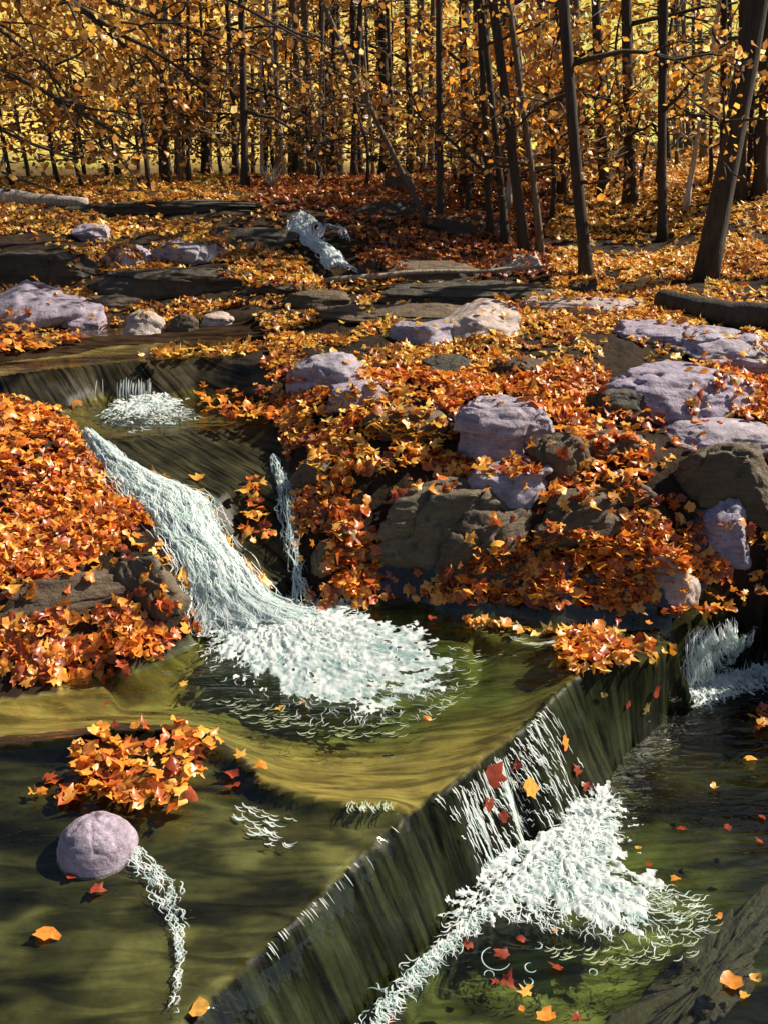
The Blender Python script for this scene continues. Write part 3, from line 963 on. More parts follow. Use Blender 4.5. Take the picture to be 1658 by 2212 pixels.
BARE = [P_MID, P_SLAB, P_FACE, P_LOW, P_UP2, P_DARKSLAB, P_LEDGE, P_UP1, P_CASC,
        [(760, 1295), (900, 1300), (1060, 1300), (1250, 1325), (1380, 1310), (1500, 1262), (1580, 1290), (1600, 1360), (1470, 1400), (1400, 1400), (1330, 1365), (1200, 1370)],
        [(600, 455), (700, 455), (800, 600), (700, 620), (640, 520)]]
# bare stone and shaded gaps seen in the litter
GAPS = [
    [(0, 1310), (230, 1190), (330, 1120), (400, 1200), (420, 1380), (400, 1330), (380, 1280), (300, 1270), (130, 1300), (0, 1350)],
    [(0, 530), (130, 535), (240, 590), (560, 620), (700, 640), (560, 660), (300, 640), (0, 620)],
    [(150, 440), (560, 440), (640, 560), (560, 520), (400, 470), (150, 465)],
    [(590, 985), (660, 960), (690, 1040), (640, 1060)],
    [(800, 1080), (1000, 1060), (1180, 1090), (1120, 1200), (900, 1260), (860, 1240), (980, 1180), (790, 1140)],
    [(930, 930), (1000, 870), (1090, 850), (1190, 900), (1280, 980), (1270, 1040), (1160, 1010), (1080, 975), (960, 985)],
    [(1440, 960), (1658, 980), (1700, 1110), (1500, 1110), (1400, 1010)],
    [(1250, 880), (1420, 900), (1658, 900), (1658, 935), (1420, 940), (1280, 940)],
    [(640, 760), (700, 742), (800, 760), (780, 800), (690, 830), (640, 810)],
    [(840, 720), (900, 690), (990, 700), (900, 755)],
    [(950, 660), (1060, 640), (1110, 680), (1040, 720), (980, 700)],
    [(1300, 820), (1450, 780), (1560, 800), (1500, 850), (1400, 890)],
    [(1390, 740), (1560, 690), (1640, 740), (1540, 790), (1400, 780)],
    [(1190, 650), (1370, 645), (1370, 668), (1190, 665)],
    [(700, 620), (1200, 590), (1200, 640), (700, 650)],
    [(970, 1040), (1060, 1010), (1170, 1080), (1130, 1110), (990, 1070)],
    [(1230, 985), (1340, 990), (1420, 1060), (1400, 1110), (1260, 1100)], [(1180, 1090), (1300, 1100), (1280, 1150), (1150, 1170)], [(660, 880), (740, 860), (760, 900), (690, 930)], [(600, 1180), (690, 1130), (740, 1230), (680, 1290)],
    [(0, 630), (130, 640), (360, 690), (350, 725), (200, 720), (60, 715), (0, 690)],
]
REGION = [  # name, label, polygon, palette, size
    ('leaf_drift', 'thick orange leaf drift at the water edge of the left bank', [(-200, 1270), (420, 1260), (430, 1420), (240, 1500), (-200, 1510)], 'orange'),
    ('leaf_drift', 'high orange and red leaf drift on the left bank beside the cascade', [(-300, 800), (150, 860), (340, 1110), (300, 1270), (-300, 1360)], 'orange'),
    ('leaf_drift', 'bright orange leaf drift above the shelf on the lower right bank', [(880, 1080), (1750, 1080), (1750, 1340), (1500, 1330), (880, 1345), (700, 1310), (660, 1180)], 'orange'),
    ('leaf_litter', 'red and gold leaf litter between the rocks of the middle right bank', [(560, 800), (1750, 800), (1750, 1200), (640, 1320)], 'orange'),
    ('leaf_litter', 'dark rust leaf litter around the far waterfall and the clustered trunks', [(480, 370), (1190, 370), (1190, 610), (780, 610), (700, 500), (560, 450)], 'rust'),
    ('leaf_litter', 'golden leaf litter on the sunlit top of the right bank', [(260, 600), (1750, 600), (1750, 830), (260, 830)], 'gold'),
    ('leaf_litter', 'golden brown leaf litter on the upper left bank', [(-500, 370), (720, 380), (760, 640), (-500, 790)], 'gold'),
    ('leaf_litter', 'yellow and rust leaf carpet under the trees on the right', [(-9999, -9999), (9999, -9999), (9999, 9999), (-9999, 9999)], 'bright'),
]
acc = {k: [[], [], []] for k in range(len(REGION))}


def scatter(nc, xr, yr, seed):
    r = np.random.default_rng(seed)
    x, y = r.uniform(*xr, nc), r.uniform(*yr, nc)
    out = []
    for a, b in zip(x, y):
        h = BV.ray_cast(Vector((a, b, 6.0)), Vector((0, 0, -1)))
        if h[0] is not None:
            out.append((*h[0], *h[1], h[2] >= NTERR))
    o = np.array(out, float)
    return o


def litter(o, sizes, lift, seed, dens_bias=0.0):
    r = np.random.default_rng(seed)
    p, n, onrock = o[:, :3], o[:, 3:6], o[:, 6] > .5
    u, v = sight(p)
    bare = np.zeros(len(p), bool)
    for poly in BARE:
        bare |= inpoly(u, v, poly)
    gap = np.zeros(len(p), bool)
    for poly in GAPS:
        gap |= inpoly(u, v, poly)
    patch = fbm(p[:, 0] * 2.2, p[:, 1] * 2.2, o=4, s=61)
    prob = sst(-.42, .02, patch + dens_bias) * sst(.12, .42, n[:, 2])
    prob = np.where(onrock, prob * np.where(p[:, 1] > 7, .6, .3) * sst(-.1, .3, patch), prob)
    prob = np.where(gap, prob * .12, prob)
    prob[bare] = 0
    keep = r.uniform(size=len(p)) < prob
    p, n, u, v = p[keep], n[keep], u[keep], v[keep]
    m = len(p)
    tilt = n + r.normal(size=(m, 3)) * .42
    pos = p + n * (r.uniform(.004, lift, (m, 1)))
    sz = r.uniform(*sizes, m)
    lab = np.full(m, -1)
    for k, (_, _, poly, _) in enumerate(REGION):
        i = (lab < 0) & inpoly(u, v, poly)
        lab[i] = k
    for k in range(len(REGION)):
        i = lab == k
        c = pick(REGION[k][3], i.sum(), (.26, .22, .2, .16, .08, .08), r)
        # drifts of redder leaves
        red = fbm(pos[i, 0] * 1.7, pos[i, 1] * 1.7, s=71) > .12
        rc = pick('rust', i.sum(), None, r)
        use = red & (r.uniform(size=i.sum()) < (.36 if REGION[k][3] == 'orange' else .25))
        c[use] = rc[use]
        for a_, b_ in zip(acc[k], (pos[i], tilt[i], np.concatenate([c, sz[i][:, None]], 1))):
            a_.append(b_)


litter(scatter(36000, (-2.4, 2.4), (3.2, 5.4), 1), (.05, .088), .03, 2)
litter(scatter(46000, (-3.4, 3.2), (5.2, 8.2), 3), (.042, .075), .03, 4)
litter(scatter(46000, (-5.5, 5.5), (8.0, 14.0), 5), (.05, .09), .03, 6, .05)
litter(scatter(15000, (2.4, 6.5), (1.5, 8.2), 7), (.05, .09), .03, 8, .2)
litter(scatter(12000, (-6.5, -2.4), (1.5, 8.2), 9), (.05, .09), .03, 10, .2)
for k, (nm, lab, _, _) in enumerate(REGION):
    pp, tt, cs = [np.concatenate(a) for a in acc[k]]
    if not len(pp):
        continue
    Vv, Fa, cc = leaves(pp, tt, cs[:, 3], cs[:, :3], 0, .45)
    o = mk(nm, Vv, [Fa], M_LEAF, cc, None, False)
    tag(o, lab, 'fallen leaves', None, 'stuff')


def patch_leaves(name, label, poly, z, n, seed, pal='orange', size=(.052, .09), lift=.04):
    r = np.random.default_rng(seed)
    us, vs_ = np.array([q[0] for q in poly]), np.array([q[1] for q in poly])
    P = []
    while len(P) < n:
        u, v = r.uniform(us.min(), us.max()), r.uniform(vs_.min(), vs_.max())
        if inpoly(np.array([u]), np.array([v]), poly)[0]:
            if z is None:
                h = BV.ray_cast(Vector((0, 0, CAM_Z)), Vector(ray(u, v)))
                P.append((h[0][0], h[0][1], h[0][2] + r.uniform(.004, lift * 1.5)))
                continue
            q = at_z(u, v, z)
            h = BV.ray_cast(Vector((q[0], q[1], 6)), Vector((0, 0, -1)))
            P.append((q[0], q[1], max(h[0][2], z) + r.uniform(.004, lift)))
    P = np.array(P)
    nn = np.array([0, 0, 1.0]) + r.normal(size=(n, 3)) * .38
    Vv, Fa, cc = leaves(P, nn, r.uniform(*size, n), pick(pal, n, (.32, .24, .18, .10, .1, .06), r), 0, .4, r)
    return tag(mk(name, Vv, [Fa], M_LEAF, cc, None, False), label, 'fallen leaves', None, 'stuff')


patch_leaves('leaf_drift', 'round heap of orange leaves on the dark slab above the boulder', [(190, 1590), (290, 1570), (460, 1585), (500, 1620), (420, 1650), (450, 1690), (400, 1745), (330, 1750), (230, 1735), (170, 1690), (150, 1640)], .03, 190, 21)
patch_leaves('leaf_drift', 'trailing tail of scattered leaves at the left of the slab heap', [(70, 1730), (110, 1690), (180, 1680), (190, 1720), (140, 1760)], -.01, 14, 22)
patch_leaves('leaf_drift', 'orange leaf heap caught on the corner between pool and shelf', [(1195, 1420), (1210, 1375), (1290, 1365), (1340, 1390), (1410, 1395), (1400, 1420), (1300, 1430), (1240, 1440)], .02, 95, 23)
patch_leaves('leaf_drift', 'small clump of leaves caught between the two cascades', [(510, 1160), (540, 1080), (575, 1080), (580, 1130), (600, 1170), (560, 1175)], .28, 40, 24)
patch_leaves('leaf_drift', 'orange leaves hanging over the right end of the shelf', [(1420, 1280), (1658, 1270), (1658, 1310), (1560, 1330), (1440, 1330)], .0, 45, 25)
patch_leaves('leaf_drift', 'line of golden leaves along the rim of the upper ledge', [(290, 770), (350, 755), (480, 745), (560, 752), (555, 775), (440, 770), (340, 778)], .70, 140, 26, 'gold')
patch_leaves('leaf_drift', 'rusty leaves on the shore of the upper pool below the pale boulder', [(-50, 700), (60, 700), (130, 725), (200, 735), (110, 755), (-50, 770)], .73, 150, 27, 'orange')
patch_leaves('leaf_drift', 'orange leaves right of the second pool under the lavender boulder', [(420, 870), (440, 840), (520, 850), (600, 860), (610, 910), (500, 910), (450, 895)], .56, 110, 28, 'orange')
patch_leaves('leaf_drift', 'rust leaves at the right edge of the lower pool', [(1620, 1540), (1658, 1520), (1720, 1540), (1720, 1580), (1630, 1570)], -.39, 22, 29, 'orange', lift=.02)

patch_leaves('leaf_drift', 'deep bright orange leaf drift piled on the lower right bank over the shelf', [(900, 1300), (930, 1270), (1080, 1190), (1180, 1140), (1300, 1170), (1480, 1160), (1580, 1240), (1440, 1250), (1390, 1310), (1330, 1330), (1250, 1310), (1160, 1315), (1050, 1310)], None, 620, 30)
patch_leaves('leaf_drift', 'orange leaves covering the top of the left bank beside the second pool', [(-60, 860), (60, 868), (125, 905), (175, 960), (190, 1010), (60, 1050), (-60, 1060)], None, 330, 33)
patch_leaves('leaf_drift', 'rust and orange leaves lodged among the brown rocks of the right bank', [(1180, 890), (1420, 900), (1440, 960), (1380, 1010), (1420, 1090), (1220, 1110), (1190, 1060), (1280, 1000)], None, 150, 34)
patch_leaves('leaf_drift', 'orange leaf drift running down beside the thin cascade', [(690, 1080), (750, 1090), (790, 1180), (830, 1230), (810, 1300), (740, 1300), (700, 1240), (720, 1160)], None, 170, 31)
patch_leaves('leaf_drift', 'orange and gold leaf drift below the smooth lavender boulder', [(640, 900), (680, 850), (850, 830), (960, 860), (960, 1000), (800, 1040), (680, 1020), (620, 960)], None, 330, 32, 'gold')
# leaves one can count: on the water, the slab and the wet face
O, G, D = (.84, .30, .04), (.88, .46, .08), (.36, .055, .02)
SINGLE = [
    (100, 2020, -.085, O, .10, 'orange maple leaf alone on the dark slab at the lower left'),
    (157, 1890, -.055, D, .075, 'red leaf at the foot of the boulder on the slab'),
    (210, 1922, -.06, D, .085, 'red leaf lying just below the boulder on the slab'),
    (503, 1672, -.02, D, .085, 'dark red leaf right of the leaf heap on the slab'),
    (507, 1700, -.025, D, .08, 'thin dark red leaf edge on below its twin right of the heap'),
    (520, 1632, .03, G, .07, 'yellow leaf standing on the pool rim beside the heap'),
    (565, 1655, .03, O, .08, 'orange leaf caught where the slab meets the golden pool'),
    (395, 1478, .006, G, .055, 'small yellow leaf floating left of the foam'),
    (228, 1522, .006, D, .05, 'small dark red leaf floating on the left of the golden pool'),
    (230, 1597, .055, D, .07, 'dark red leaf on the rim above the leaf heap'),
    (605, 1530, .006, G, .07, 'yellow leaf floating in front of the foam'),
    (655, 1518, .006, O, .055, 'small orange leaf floating close to the foam edge'),
    (920, 1553, .006, O, .06, 'orange leaf floating at the right end of the foam'),
    (932, 1335, .01, D, .075, 'reddish leaf on the wet shelf beside the pool'),
    (1010, 1333, .01, D, .06, 'pale rimmed red leaf on the wet shelf under the drift'),
    (1335, 1345, .0, D, .06, 'red leaf on the shelf above the corner heap'),
    (1400, 1345, -.02, O, .06, 'orange leaf in the middle of the wet shelf'),
    (1475, 1320, -.03, G, .06, 'yellow leaf near the lip of the small right fall'),
    (430, 1035, .405, G, .11, 'golden leaf on the dark slab between the cascades'),
    (520, 1062, .39, G, .085, 'golden leaf at the lower edge of the dark slab'),
    (165, 875, .51, O, .10, 'orange leaf beside the second pool on the left'),
    (1000, 2008, -.393, D, .085, 'dark red leaf at the base of the wide fall'),
    (1010, 2040, -.393, D, .07, 'small red leaf in the dark water under the wide fall'),
    (1080, 2062, -.393, D, .12, 'big red leaf circled by ripples in the lower pool'),
    (1125, 2030, -.393, D, .05, 'tiny red leaf between foam and the big red leaf'),
    (1205, 2092, -.393, D, .075, 'star shaped red leaf below the white foam'),
    (1195, 2010, -.385, (.8, .42, .2), .06, 'pale orange leaf touching the foam'),
    (1095, 2122, -.393, D, .09, 'red leaf overlapping yellow ones in the lower pool'),
    (1135, 2142, -.39, G, .09, 'pair of yellow blades floating in the lower pool'),
    (1070, 2120, -.392, D, .05, 'small red leaf at the left of the floating cluster'),
    (1125, 2178, -.393, O, .05, 'small orange red leaf alone below the floating cluster'),
    (1180, 2196, -.393, O, .12, 'large orange leaf at the bottom of the lower pool'),
    (1245, 2198, -.393, D, .075, 'dark red leaf next to the large orange leaf at the bottom'),
    (840, 2205, -.393, D, .075, 'dark leaf in the shaded corner below the fall'),
    (1378, 1832, -.393, G, .06, 'yellow leaf on the lower pool right of the foam'),
    (1400, 1868, -.393, D, .06, 'red leaf touching a yellow one right of the foam'),
    (1458, 1898, -.393, O, .07, 'orange folded leaf on the lower pool'),
    (1470, 1790, -.393, D, .065, 'red leaf on the lower pool in mid right'),
    (1570, 1788, -.393, D, .06, 'narrow red leaf on the lower pool near the right edge'),
    (1620, 1640, -.393, G, .08, 'yellow leaf on the lower pool near the small fall'),
    (1540, 1700, -.393, G, .055, 'small yellow leaf on the lower pool below the small fall'),
    (1645, 1765, -.393, D, .07, 'red leaf cut by the right edge of the picture, upper one'),
    (1640, 1820, -.393, D, .08, 'pointed red leaf cut by the right edge, lower one'),
    (1552, 1980, -.393, O, .07, 'orange leaf at the tip of the weedy ledge'),
    (1575, 2122, -.385, O, .11, 'orange leaf cluster lying over the weedy ledge'),
    (1605, 2150, -.39, G, .06, 'small yellow leaf beside the cluster on the ledge'),
    (1630, 2112, -.39, G, .07, 'yellow leaf farthest right beyond the weedy ledge'),
    (430, 2182, -.12, G, .09, 'yellow leaf perched on the lip at the bottom'),
]
FACE_LEAF = [
    (1062, 1680, D, .12, 'long rust leaf stuck upright on the wet fall face'), (1135, 1700, G, .11, 'yellow brown leaf sliding down the fall face'),
    (1110, 1650, D, .06, 'red leaf near the top of the fall face'), (1240, 1665, D, .07, 'dark red leaf low on the right of the fall face'),
    (1260, 1700, D, .08, 'narrow red leaf above the white foam tip'), (1215, 1605, O, .08, 'rust leaf high on the dark face under the rim'),
    (1350, 1520, D, .06, 'red leaf on the mossy face below the corner heap'), (1410, 1490, D, .075, 'red leaf on the mossy face near the small fall'),
    (1390, 1530, (.35, .25, .07), .08, 'olive yellow leaf on the mossy face'), (1300, 1500, (.35, .25, .07), .06, 'dull yellow leaf on the mossy face below the corner'),
    (1085, 1760, D, .09, 'dark red leaf caught among the falling drops'), (1045, 1735, D, .08, 'brown red leaf at the left of the falling drops'),
]
for u, v, z, c, s, lab in SINGLE:
    q = at_z(u, v, z)
    h = BV.ray_cast(Vector((q[0], q[1], 6)), Vector((0, 0, -1)))
    zz = max(h[0][2] + .006, z) if h[0] is not None else z
    Vv, Fa, cc = leaves([(0, 0, 0)], [(rng.normal() * .12, rng.normal() * .12, 1)], [s * (.76 if v > 1740 and u > 800 else .86)], [c], 0, .3)
    Vv[:, 2] -= Vv[:, 2].min() * .7
    o = mk('fallen_leaf', Vv, [Fa], M_LEAF, cc, None, False)
    o.location = (q[0], q[1], zz)
    tag(o, lab, 'leaf', 'single leaves on water and wet rock')
for u, v, c, s, lab in FACE_LEAF:
    q = hit(u, v)
    g = BV.find_nearest(Vector(q))
    n = g[1] if g[1].z > 0 else -g[1]
    Vv, Fa, cc = leaves([(0, 0, 0)], [tuple(n)], [s * .95], [c], 0, .25)
    o = mk('fallen_leaf', Vv, [Fa], M_LEAF, cc, None, False)
    o.location = g[0] + n * .012
    tag(o, lab, 'leaf', 'single leaves on water and wet rock')

# ------------------------------------------------------------------ white water
FW, FM, FT = np.array((.90, .95, .94)), np.array((.66, .82, .78)), np.array((.26, .38, .38))


def strands(Pc, width, nrm, col):
    """Pc (N,S,3) centre lines, width (N,), nrm (N,S,3)"""
    n, s, _ = Pc.shape
    T = np.gradient(Pc, axis=1)
    T /= np.linalg.norm(T, axis=2)[..., None] + 1e-9
    side = np.cross(T, nrm)
    side /= np.linalg.norm(side, axis=2)[..., None] + 1e-9
    tp = np.sin(np.linspace(.06, 1, s) ** .8 * math.pi * .985) ** .7
    w = (width[:, None] * tp[None])[..., None] * .5
    Vv = np.stack([Pc - side * w, Pc + nrm * w * .3, Pc + side * w], 2).reshape(n, -1, 3)
    base = (np.arange(n) * s * 3)[:, None, None]
    i = np.arange(s - 1)[:, None] * 3
    q = np.concatenate([np.stack([i + a, i + b, i + 3 + b, i + 3 + a], -1) for a, b in ((0, 1), (1, 2))], 1).reshape(-1, 4)
    return Vv.reshape(-1, 3), (q[None] + base).reshape(-1, 4), np.repeat(col, s * 3, axis=0)


def foam_cols(n, r, p=(.5, .32, .18)):
    c = np.stack([FW, FM, FT])[r.choice(3, n, p=p)]
    return c * r.uniform(.88, 1.06, (n, 1))


def resample(P, n):
    P = np.asarray(P, float)
    d = np.concatenate([[0], np.cumsum(np.linalg.norm(np.diff(P, axis=0), axis=1))])
    t = np.linspace(0, d[-1], n)
    return np.stack([np.interp(t, d, P[:, k]) for k in range(3)], -1)


def smooth1(P, k=2):
    for _ in range(k):
        P = np.concatenate([P[:1], (P[:-2] + 2 * P[1:-1] + P[2:]) / 4, P[-1:]])
    return P


def cascade(parent, left, right, nst, seed, bulge=.03, name='water_sheet', holes=.0, length=(.06, .22), width=(.006, .016), p=(.5, .32, .18), n=70, m=26, lift=.012, sheet_=True):
    """white water between two bank lines (world points): a frothy sheet and the strands running down it"""
    r = np.random.default_rng(seed)
    Lf, Rt = smooth1(resample(left, n)), smooth1(resample(right, n))
    c = np.linspace(0, 1, m)
    G = Lf[:, None] * (1 - c)[None, :, None] + Rt[:, None] * c[None, :, None]
    G[..., 2] = np.maximum(G[..., 2], zt(G[..., 0], G[..., 1])) + lift
    T = np.gradient(G, axis=0)
    A = np.gradient(G, axis=1)
    Nn = np.cross(A, T)
    Nn /= np.linalg.norm(Nn, axis=2)[..., None] + 1e-9
    Nn = np.where(Nn[..., 2:3] < 0, -Nn, Nn)
    wd = np.linalg.norm(Rt - Lf, axis=1).mean()
    ln = np.linalg.norm(np.diff((Lf + Rt) / 2, axis=0), axis=1).sum()
    ss, cc = np.meshgrid(np.linspace(0, ln, n), c * wd, indexing='ij')
    hgt = bulge * (1 - (2 * c - 1) ** 2)[None] * np.ones((n, 1)) + .016 * fbm(ss * 9, cc * 42, s=seed) + .01 * fbm(ss * 30, cc * 70, s=seed + 3)
    G2 = G + Nn * hgt[..., None]
    tone = np.clip(.58 + 2.1 * fbm(ss * 6 + .4 * fbm(ss * 5, cc * 9, s=seed), cc * 70, s=seed + 9), 0, 1)[..., None]
    colr = FT * .75 * (1 - tone) + FW * tone
    id_ = np.arange(n * m).reshape(n, m)
    ok = np.ones((n - 1, m - 1), bool)
    edge = np.minimum(c, 1 - c)[None, :-1] * wd
    rag = fbm(ss * 14, cc * 60, s=seed + 4)[:-1, :-1]
    ok &= edge + .075 * rag > .014
    ok &= ~((fbm(ss * 11, cc * 40, s=seed + 6)[:-1, :-1]) > (.62 - holes))
    q = np.stack([id_[:-1, :-1], id_[:-1, 1:], id_[1:, 1:], id_[1:, :-1]], -1)[ok]
    if sheet_:
        mk(name, G2.reshape(-1, 3), [q], M_FOAM, colr.reshape(-1, 3), parent)
    # strands
    k = 7
    L_ = r.uniform(*length, nst) / ln
    s0 = r.uniform(-.02, 1 - L_ * .6, nst)
    c0 = np.where(r.uniform(size=nst) < .85, r.uniform(0, 1, nst), r.normal(size=nst) * .09 + r.integers(0, 2, nst))
    t = np.linspace(0, 1, k)
    sv = np.clip(s0[:, None] + L_[:, None] * t, 0, 1)
    cv = c0[:, None] + (.012 / wd) * np.sin(t * r.uniform(3, 8, (nst, 1)) + r.uniform(0, 6, (nst, 1))) * r.uniform(.3, 1.6, (nst, 1))
    fi, fj = sv * (n - 1), np.clip(cv, 0, 1) * (m - 1)
    i0, j0 = np.clip(fi.astype(int), 0, n - 2), np.clip(fj.astype(int), 0, m - 2)
    a, b = (fi - i0)[..., None], (fj - j0)[..., None]
    bil = lambda Gg: Gg[i0, j0] * (1 - a) * (1 - b) + Gg[i0 + 1, j0] * a * (1 - b) + Gg[i0, j0 + 1] * (1 - a) * b + Gg[i0 + 1, j0 + 1] * a * b
    P, nn = bil(G2), bil(Nn)
    P = P + (G2[i0, -1] - G2[i0, 0]) * (cv - np.clip(cv, 0, 1))[..., None]      # stray water beside the chute
    P[..., 2] = np.maximum(P[..., 2], zt(P[..., 0], P[..., 1]) + .006)
    P = P + nn * (r.uniform(.0, .012, (nst, 1, 1)) + .008 * np.sin(t * 5 + r.uniform(0, 6, (nst, 1)))[..., None])
    Vv, qq, cl = strands(P, r.uniform(*width, nst), nn, foam_cols(nst, r, p))
    mk('white_strands', Vv, [qq], M_FOAM, cl, parent)


def froth(parent, poly, src, z, nst, seed, spread=1.0, name='foam', length=(.025, .075), width=(.002, .0055), fall=1.0, core=None, p=(.5, .32, .18), bump_=.03):
    """froth on a pool: curled strands drifting away from where the water plunges"""
    r = np.random.default_rng(seed)
    Pw = np.array([at_z(u, v, z) for u, v in poly])
    s = np.array([at_z(u, v, z) for u, v in src])
    if len(s) > 1:
        s = resample(s, 60)
    pl = [(q[0], q[1]) for q in Pw]
    mb = MB()
    if core is not None:
        Cw = [tuple(at_z(u, v, z)[:2]) for u, v in core]
        cx, cy = np.array(Cw).T
        st = .0055
        X, Y = np.meshgrid(np.arange(cx.min() - .16, cx.max() + .16, st), np.arange(cy.min() - .14, cy.max() + .14, st))
        xf, yf = X.ravel(), Y.ravel()
        sdf = np.full(xf.shape, 9.0)
        for (ax, ay), (bx, by) in zip(Cw, Cw[1:] + Cw[:1]):
            tt_ = np.clip(((xf - ax) * (bx - ax) + (yf - ay) * (by - ay)) / ((bx - ax) ** 2 + (by - ay) ** 2 + 1e-9), 0, 1)
            sdf = np.minimum(sdf, np.hypot(xf - ax - tt_ * (bx - ax), yf - ay - tt_ * (by - ay)))
        sdf = np.where(inpoly(xf, yf, Cw), sdf, -sdf).reshape(X.shape)
        dall = np.array([np.hypot(X - q[0], Y - q[1]) for q in s[::3]])
        d0 = dall.min(0)
        wgt = 1 / (dall + .05) ** 3
        ex, ey = (wgt * (X - s[::3, 0][:, None, None])).sum(0), (wgt * (Y - s[::3, 1][:, None, None])).sum(0)
        an_ = np.arctan2(ey, ex)
        jj = (wgt * np.arange(len(wgt))[:, None, None]).sum(0) / wgt.sum(0)
        wx, wy = fbm(X * 9, Y * 9, s=seed + 20), fbm(X * 9, Y * 9, s=seed + 21)
        # currents: noise drawn out along the way the water runs from the plunge
        cur = fbm(an_ * 9 + jj * .9 + .5 * wx, d0 * 13 + .6 * wy, s=seed + 22)
        cur2 = fbm(an_ * 16 + jj * 1.7 + .9 * wy, d0 * 26 + .9 * wx, s=seed + 23)
        iso = fbm(X * 48, Y * 48, s=seed + 24)
        ins = sdf / .10 + 1.25 * cur + .8 * cur2 + .35 * iso + .45 > 0
        ins &= ~((cur2 + .5 * iso > .42 + 1.2 * np.exp(-d0 * 4)) & (sdf < .16))
        zz = z + .006 + bump_ * np.exp(-d0 * 3.2) * (1 + .35 * iso + .4 * cur2) + .010 * np.clip(cur + .5, 0, 1.2) * np.exp(-d0) + .006 * iso
        gz0 = zt(X, Y)
        ins &= gz0 < z + .05
        zz = np.maximum(zz, gz0 + .008)
        tn = np.clip(.48 + 1.25 * cur2 + .5 * cur + .5 * np.exp(-d0 * 5) + .25 * iso, 0, 1)[..., None]
        id_ = np.arange(X.size).reshape(X.shape)
        cell = ins[:-1, :-1] & ins[1:, :-1] & ins[:-1, 1:] & ins[1:, 1:]
        q = np.stack([id_[:-1, :-1], id_[:-1, 1:], id_[1:, 1:], id_[1:, :-1]], -1)[cell]
        us, inv = np.unique(q, return_inverse=True)
        mk('foam_bed', np.stack([X.ravel(), Y.ravel(), zz.ravel()], -1)[us], [inv.reshape(-1, 4)], M_FOAM, (FT * 1.25 * (1 - tn) + FW * tn).reshape(-1, 3)[us], parent)
    out = []
    lo, hi = Pw[:, :2].min(0), Pw[:, :2].max(0)
    tries = 0
    while len(out) < nst and tries < 400:
        tries += 1
        q = r.uniform(lo, hi, (4000, 2))
        q = q[inpoly(q[:, 0], q[:, 1], pl)]
        d = np.min([np.hypot(q[:, 0] - a[0], q[:, 1] - a[1]) for a in s], axis=0)
        nzv = fbm(q[:, 0] * 9, q[:, 1] * 9, s=seed + 1)
        out += list(q[r.uniform(size=len(q)) < np.exp(-d * fall) * sst(-.5, .35, nzv + .35 * np.exp(-d * 2))])
    q = np.array(out[:nst])
    nst = len(q)
    dd = np.array([np.hypot(q[:, 0] - a[0], q[:, 1] - a[1]) for a in s])
    j = dd.argmin(0)
    d = dd.min(0)
    dirv = q - s[j][:, :2]
    ang = np.arctan2(dirv[:, 1], dirv[:, 0]) + 1.1 * fbm(q[:, 0] * 6, q[:, 1] * 6, s=seed + 12) + r.normal(size=nst) * .45 * spread
    k = 7
    L_ = r.uniform(*length, nst)
    t = np.linspace(0, 1, k)
    an = ang[:, None] + r.normal(size=(nst, 1)) * .8 * t + .55 * np.sin(t * 6 + r.uniform(0, 6, (nst, 1)))
    step = L_[:, None] / k
    P = np.zeros((nst, k, 3))
    P[:, :, 0] = q[:, :1] + np.cumsum(np.cos(an) * step, 1)
    P[:, :, 1] = q[:, 1:] + np.cumsum(np.sin(an) * step, 1)
    P[:, :, 2] = z + .006 + (bump_ * .9 * np.exp(-d * 3.0) * r.uniform(.6, 1.5, nst))[:, None] + .012 * np.exp(-d)[:, None] * r.uniform(0, 1, (nst, 1))
    gz = zt(P[:, :, 0], P[:, :, 1]) + .006
    okk = (gz - P[:, :, 2]).max(1) < .045
    P[:, :, 2] = np.maximum(P[:, :, 2], gz)
    P, d, nst = P[okk], d[okk], int(okk.sum())
    nn = np.zeros_like(P)
    nn[..., 2] = 1
    Vv, qq, cl = strands(P, r.uniform(*width, nst) * (.5 + .6 * np.exp(-d * 2)), nn, foam_cols(nst, r, p))
    mk(name, Vv, [qq], M_FOAM, cl, parent)


def w_(pts):
    return [at_z(*p) for p in pts]


# main cascade on the left
t = empty('waterfall', at_z(520, 1350, 0), 'broad white cascade pouring from the second pool into the middle pool', 'waterfall')
loc0 = t.location.copy()
t.location = (0, 0, 0)
cascade(t, w_([(172, 948, .50), (250, 1048, .45), (330, 1128, .37), (390, 1210, .27), (420, 1300, .13), (425, 1385, .0)]),
        w_([(215, 950, .50), (290, 1015, .45), (370, 1050, .41), (445, 1080, .38), (490, 1180, .27), (580, 1290, .11), (690, 1345, .0)]), 2600, 101, .04, width=(.002, .0055), holes=.36, p=(.66, .26, .08), n=170, m=60)
froth(t, [(415, 1360), (600, 1310), (720, 1300), (840, 1370), (960, 1400), (1010, 1450), (960, 1520), (860, 1560), (700, 1570), (560, 1530), (450, 1440)], [(470, 1365), (540, 1370), (610, 1370), (680, 1350)], 0.0, 900, 102, fall=1.0,
      core=[(425, 1360), (560, 1312), (700, 1305), (800, 1355), (900, 1390), (950, 1425), (945, 1470), (870, 1500), (760, 1518), (650, 1500), (540, 1445)], p=(.62, .28, .10))
# thin cascade
t = empty('waterfall', (0, 0, 0), 'thin white cascade falling beside the leaf clump at the right of the main cascade', 'waterfall')
cascade(t, w_([(582, 995, .43), (602, 1050, .38), (605, 1110, .30), (618, 1200, .18), (640, 1310, .02)]), w_([(600, 992, .43), (622, 1050, .38), (640, 1110, .30), (655, 1200, .18), (664, 1305, .02)]), 150, 103, .02, width=(.003, .008), length=(.05, .2), n=60, m=14, sheet_=False)
froth(t, [(620, 1290), (690, 1280), (730, 1310), (700, 1340), (640, 1335)], [(655, 1312)], 0.004, 160, 104)
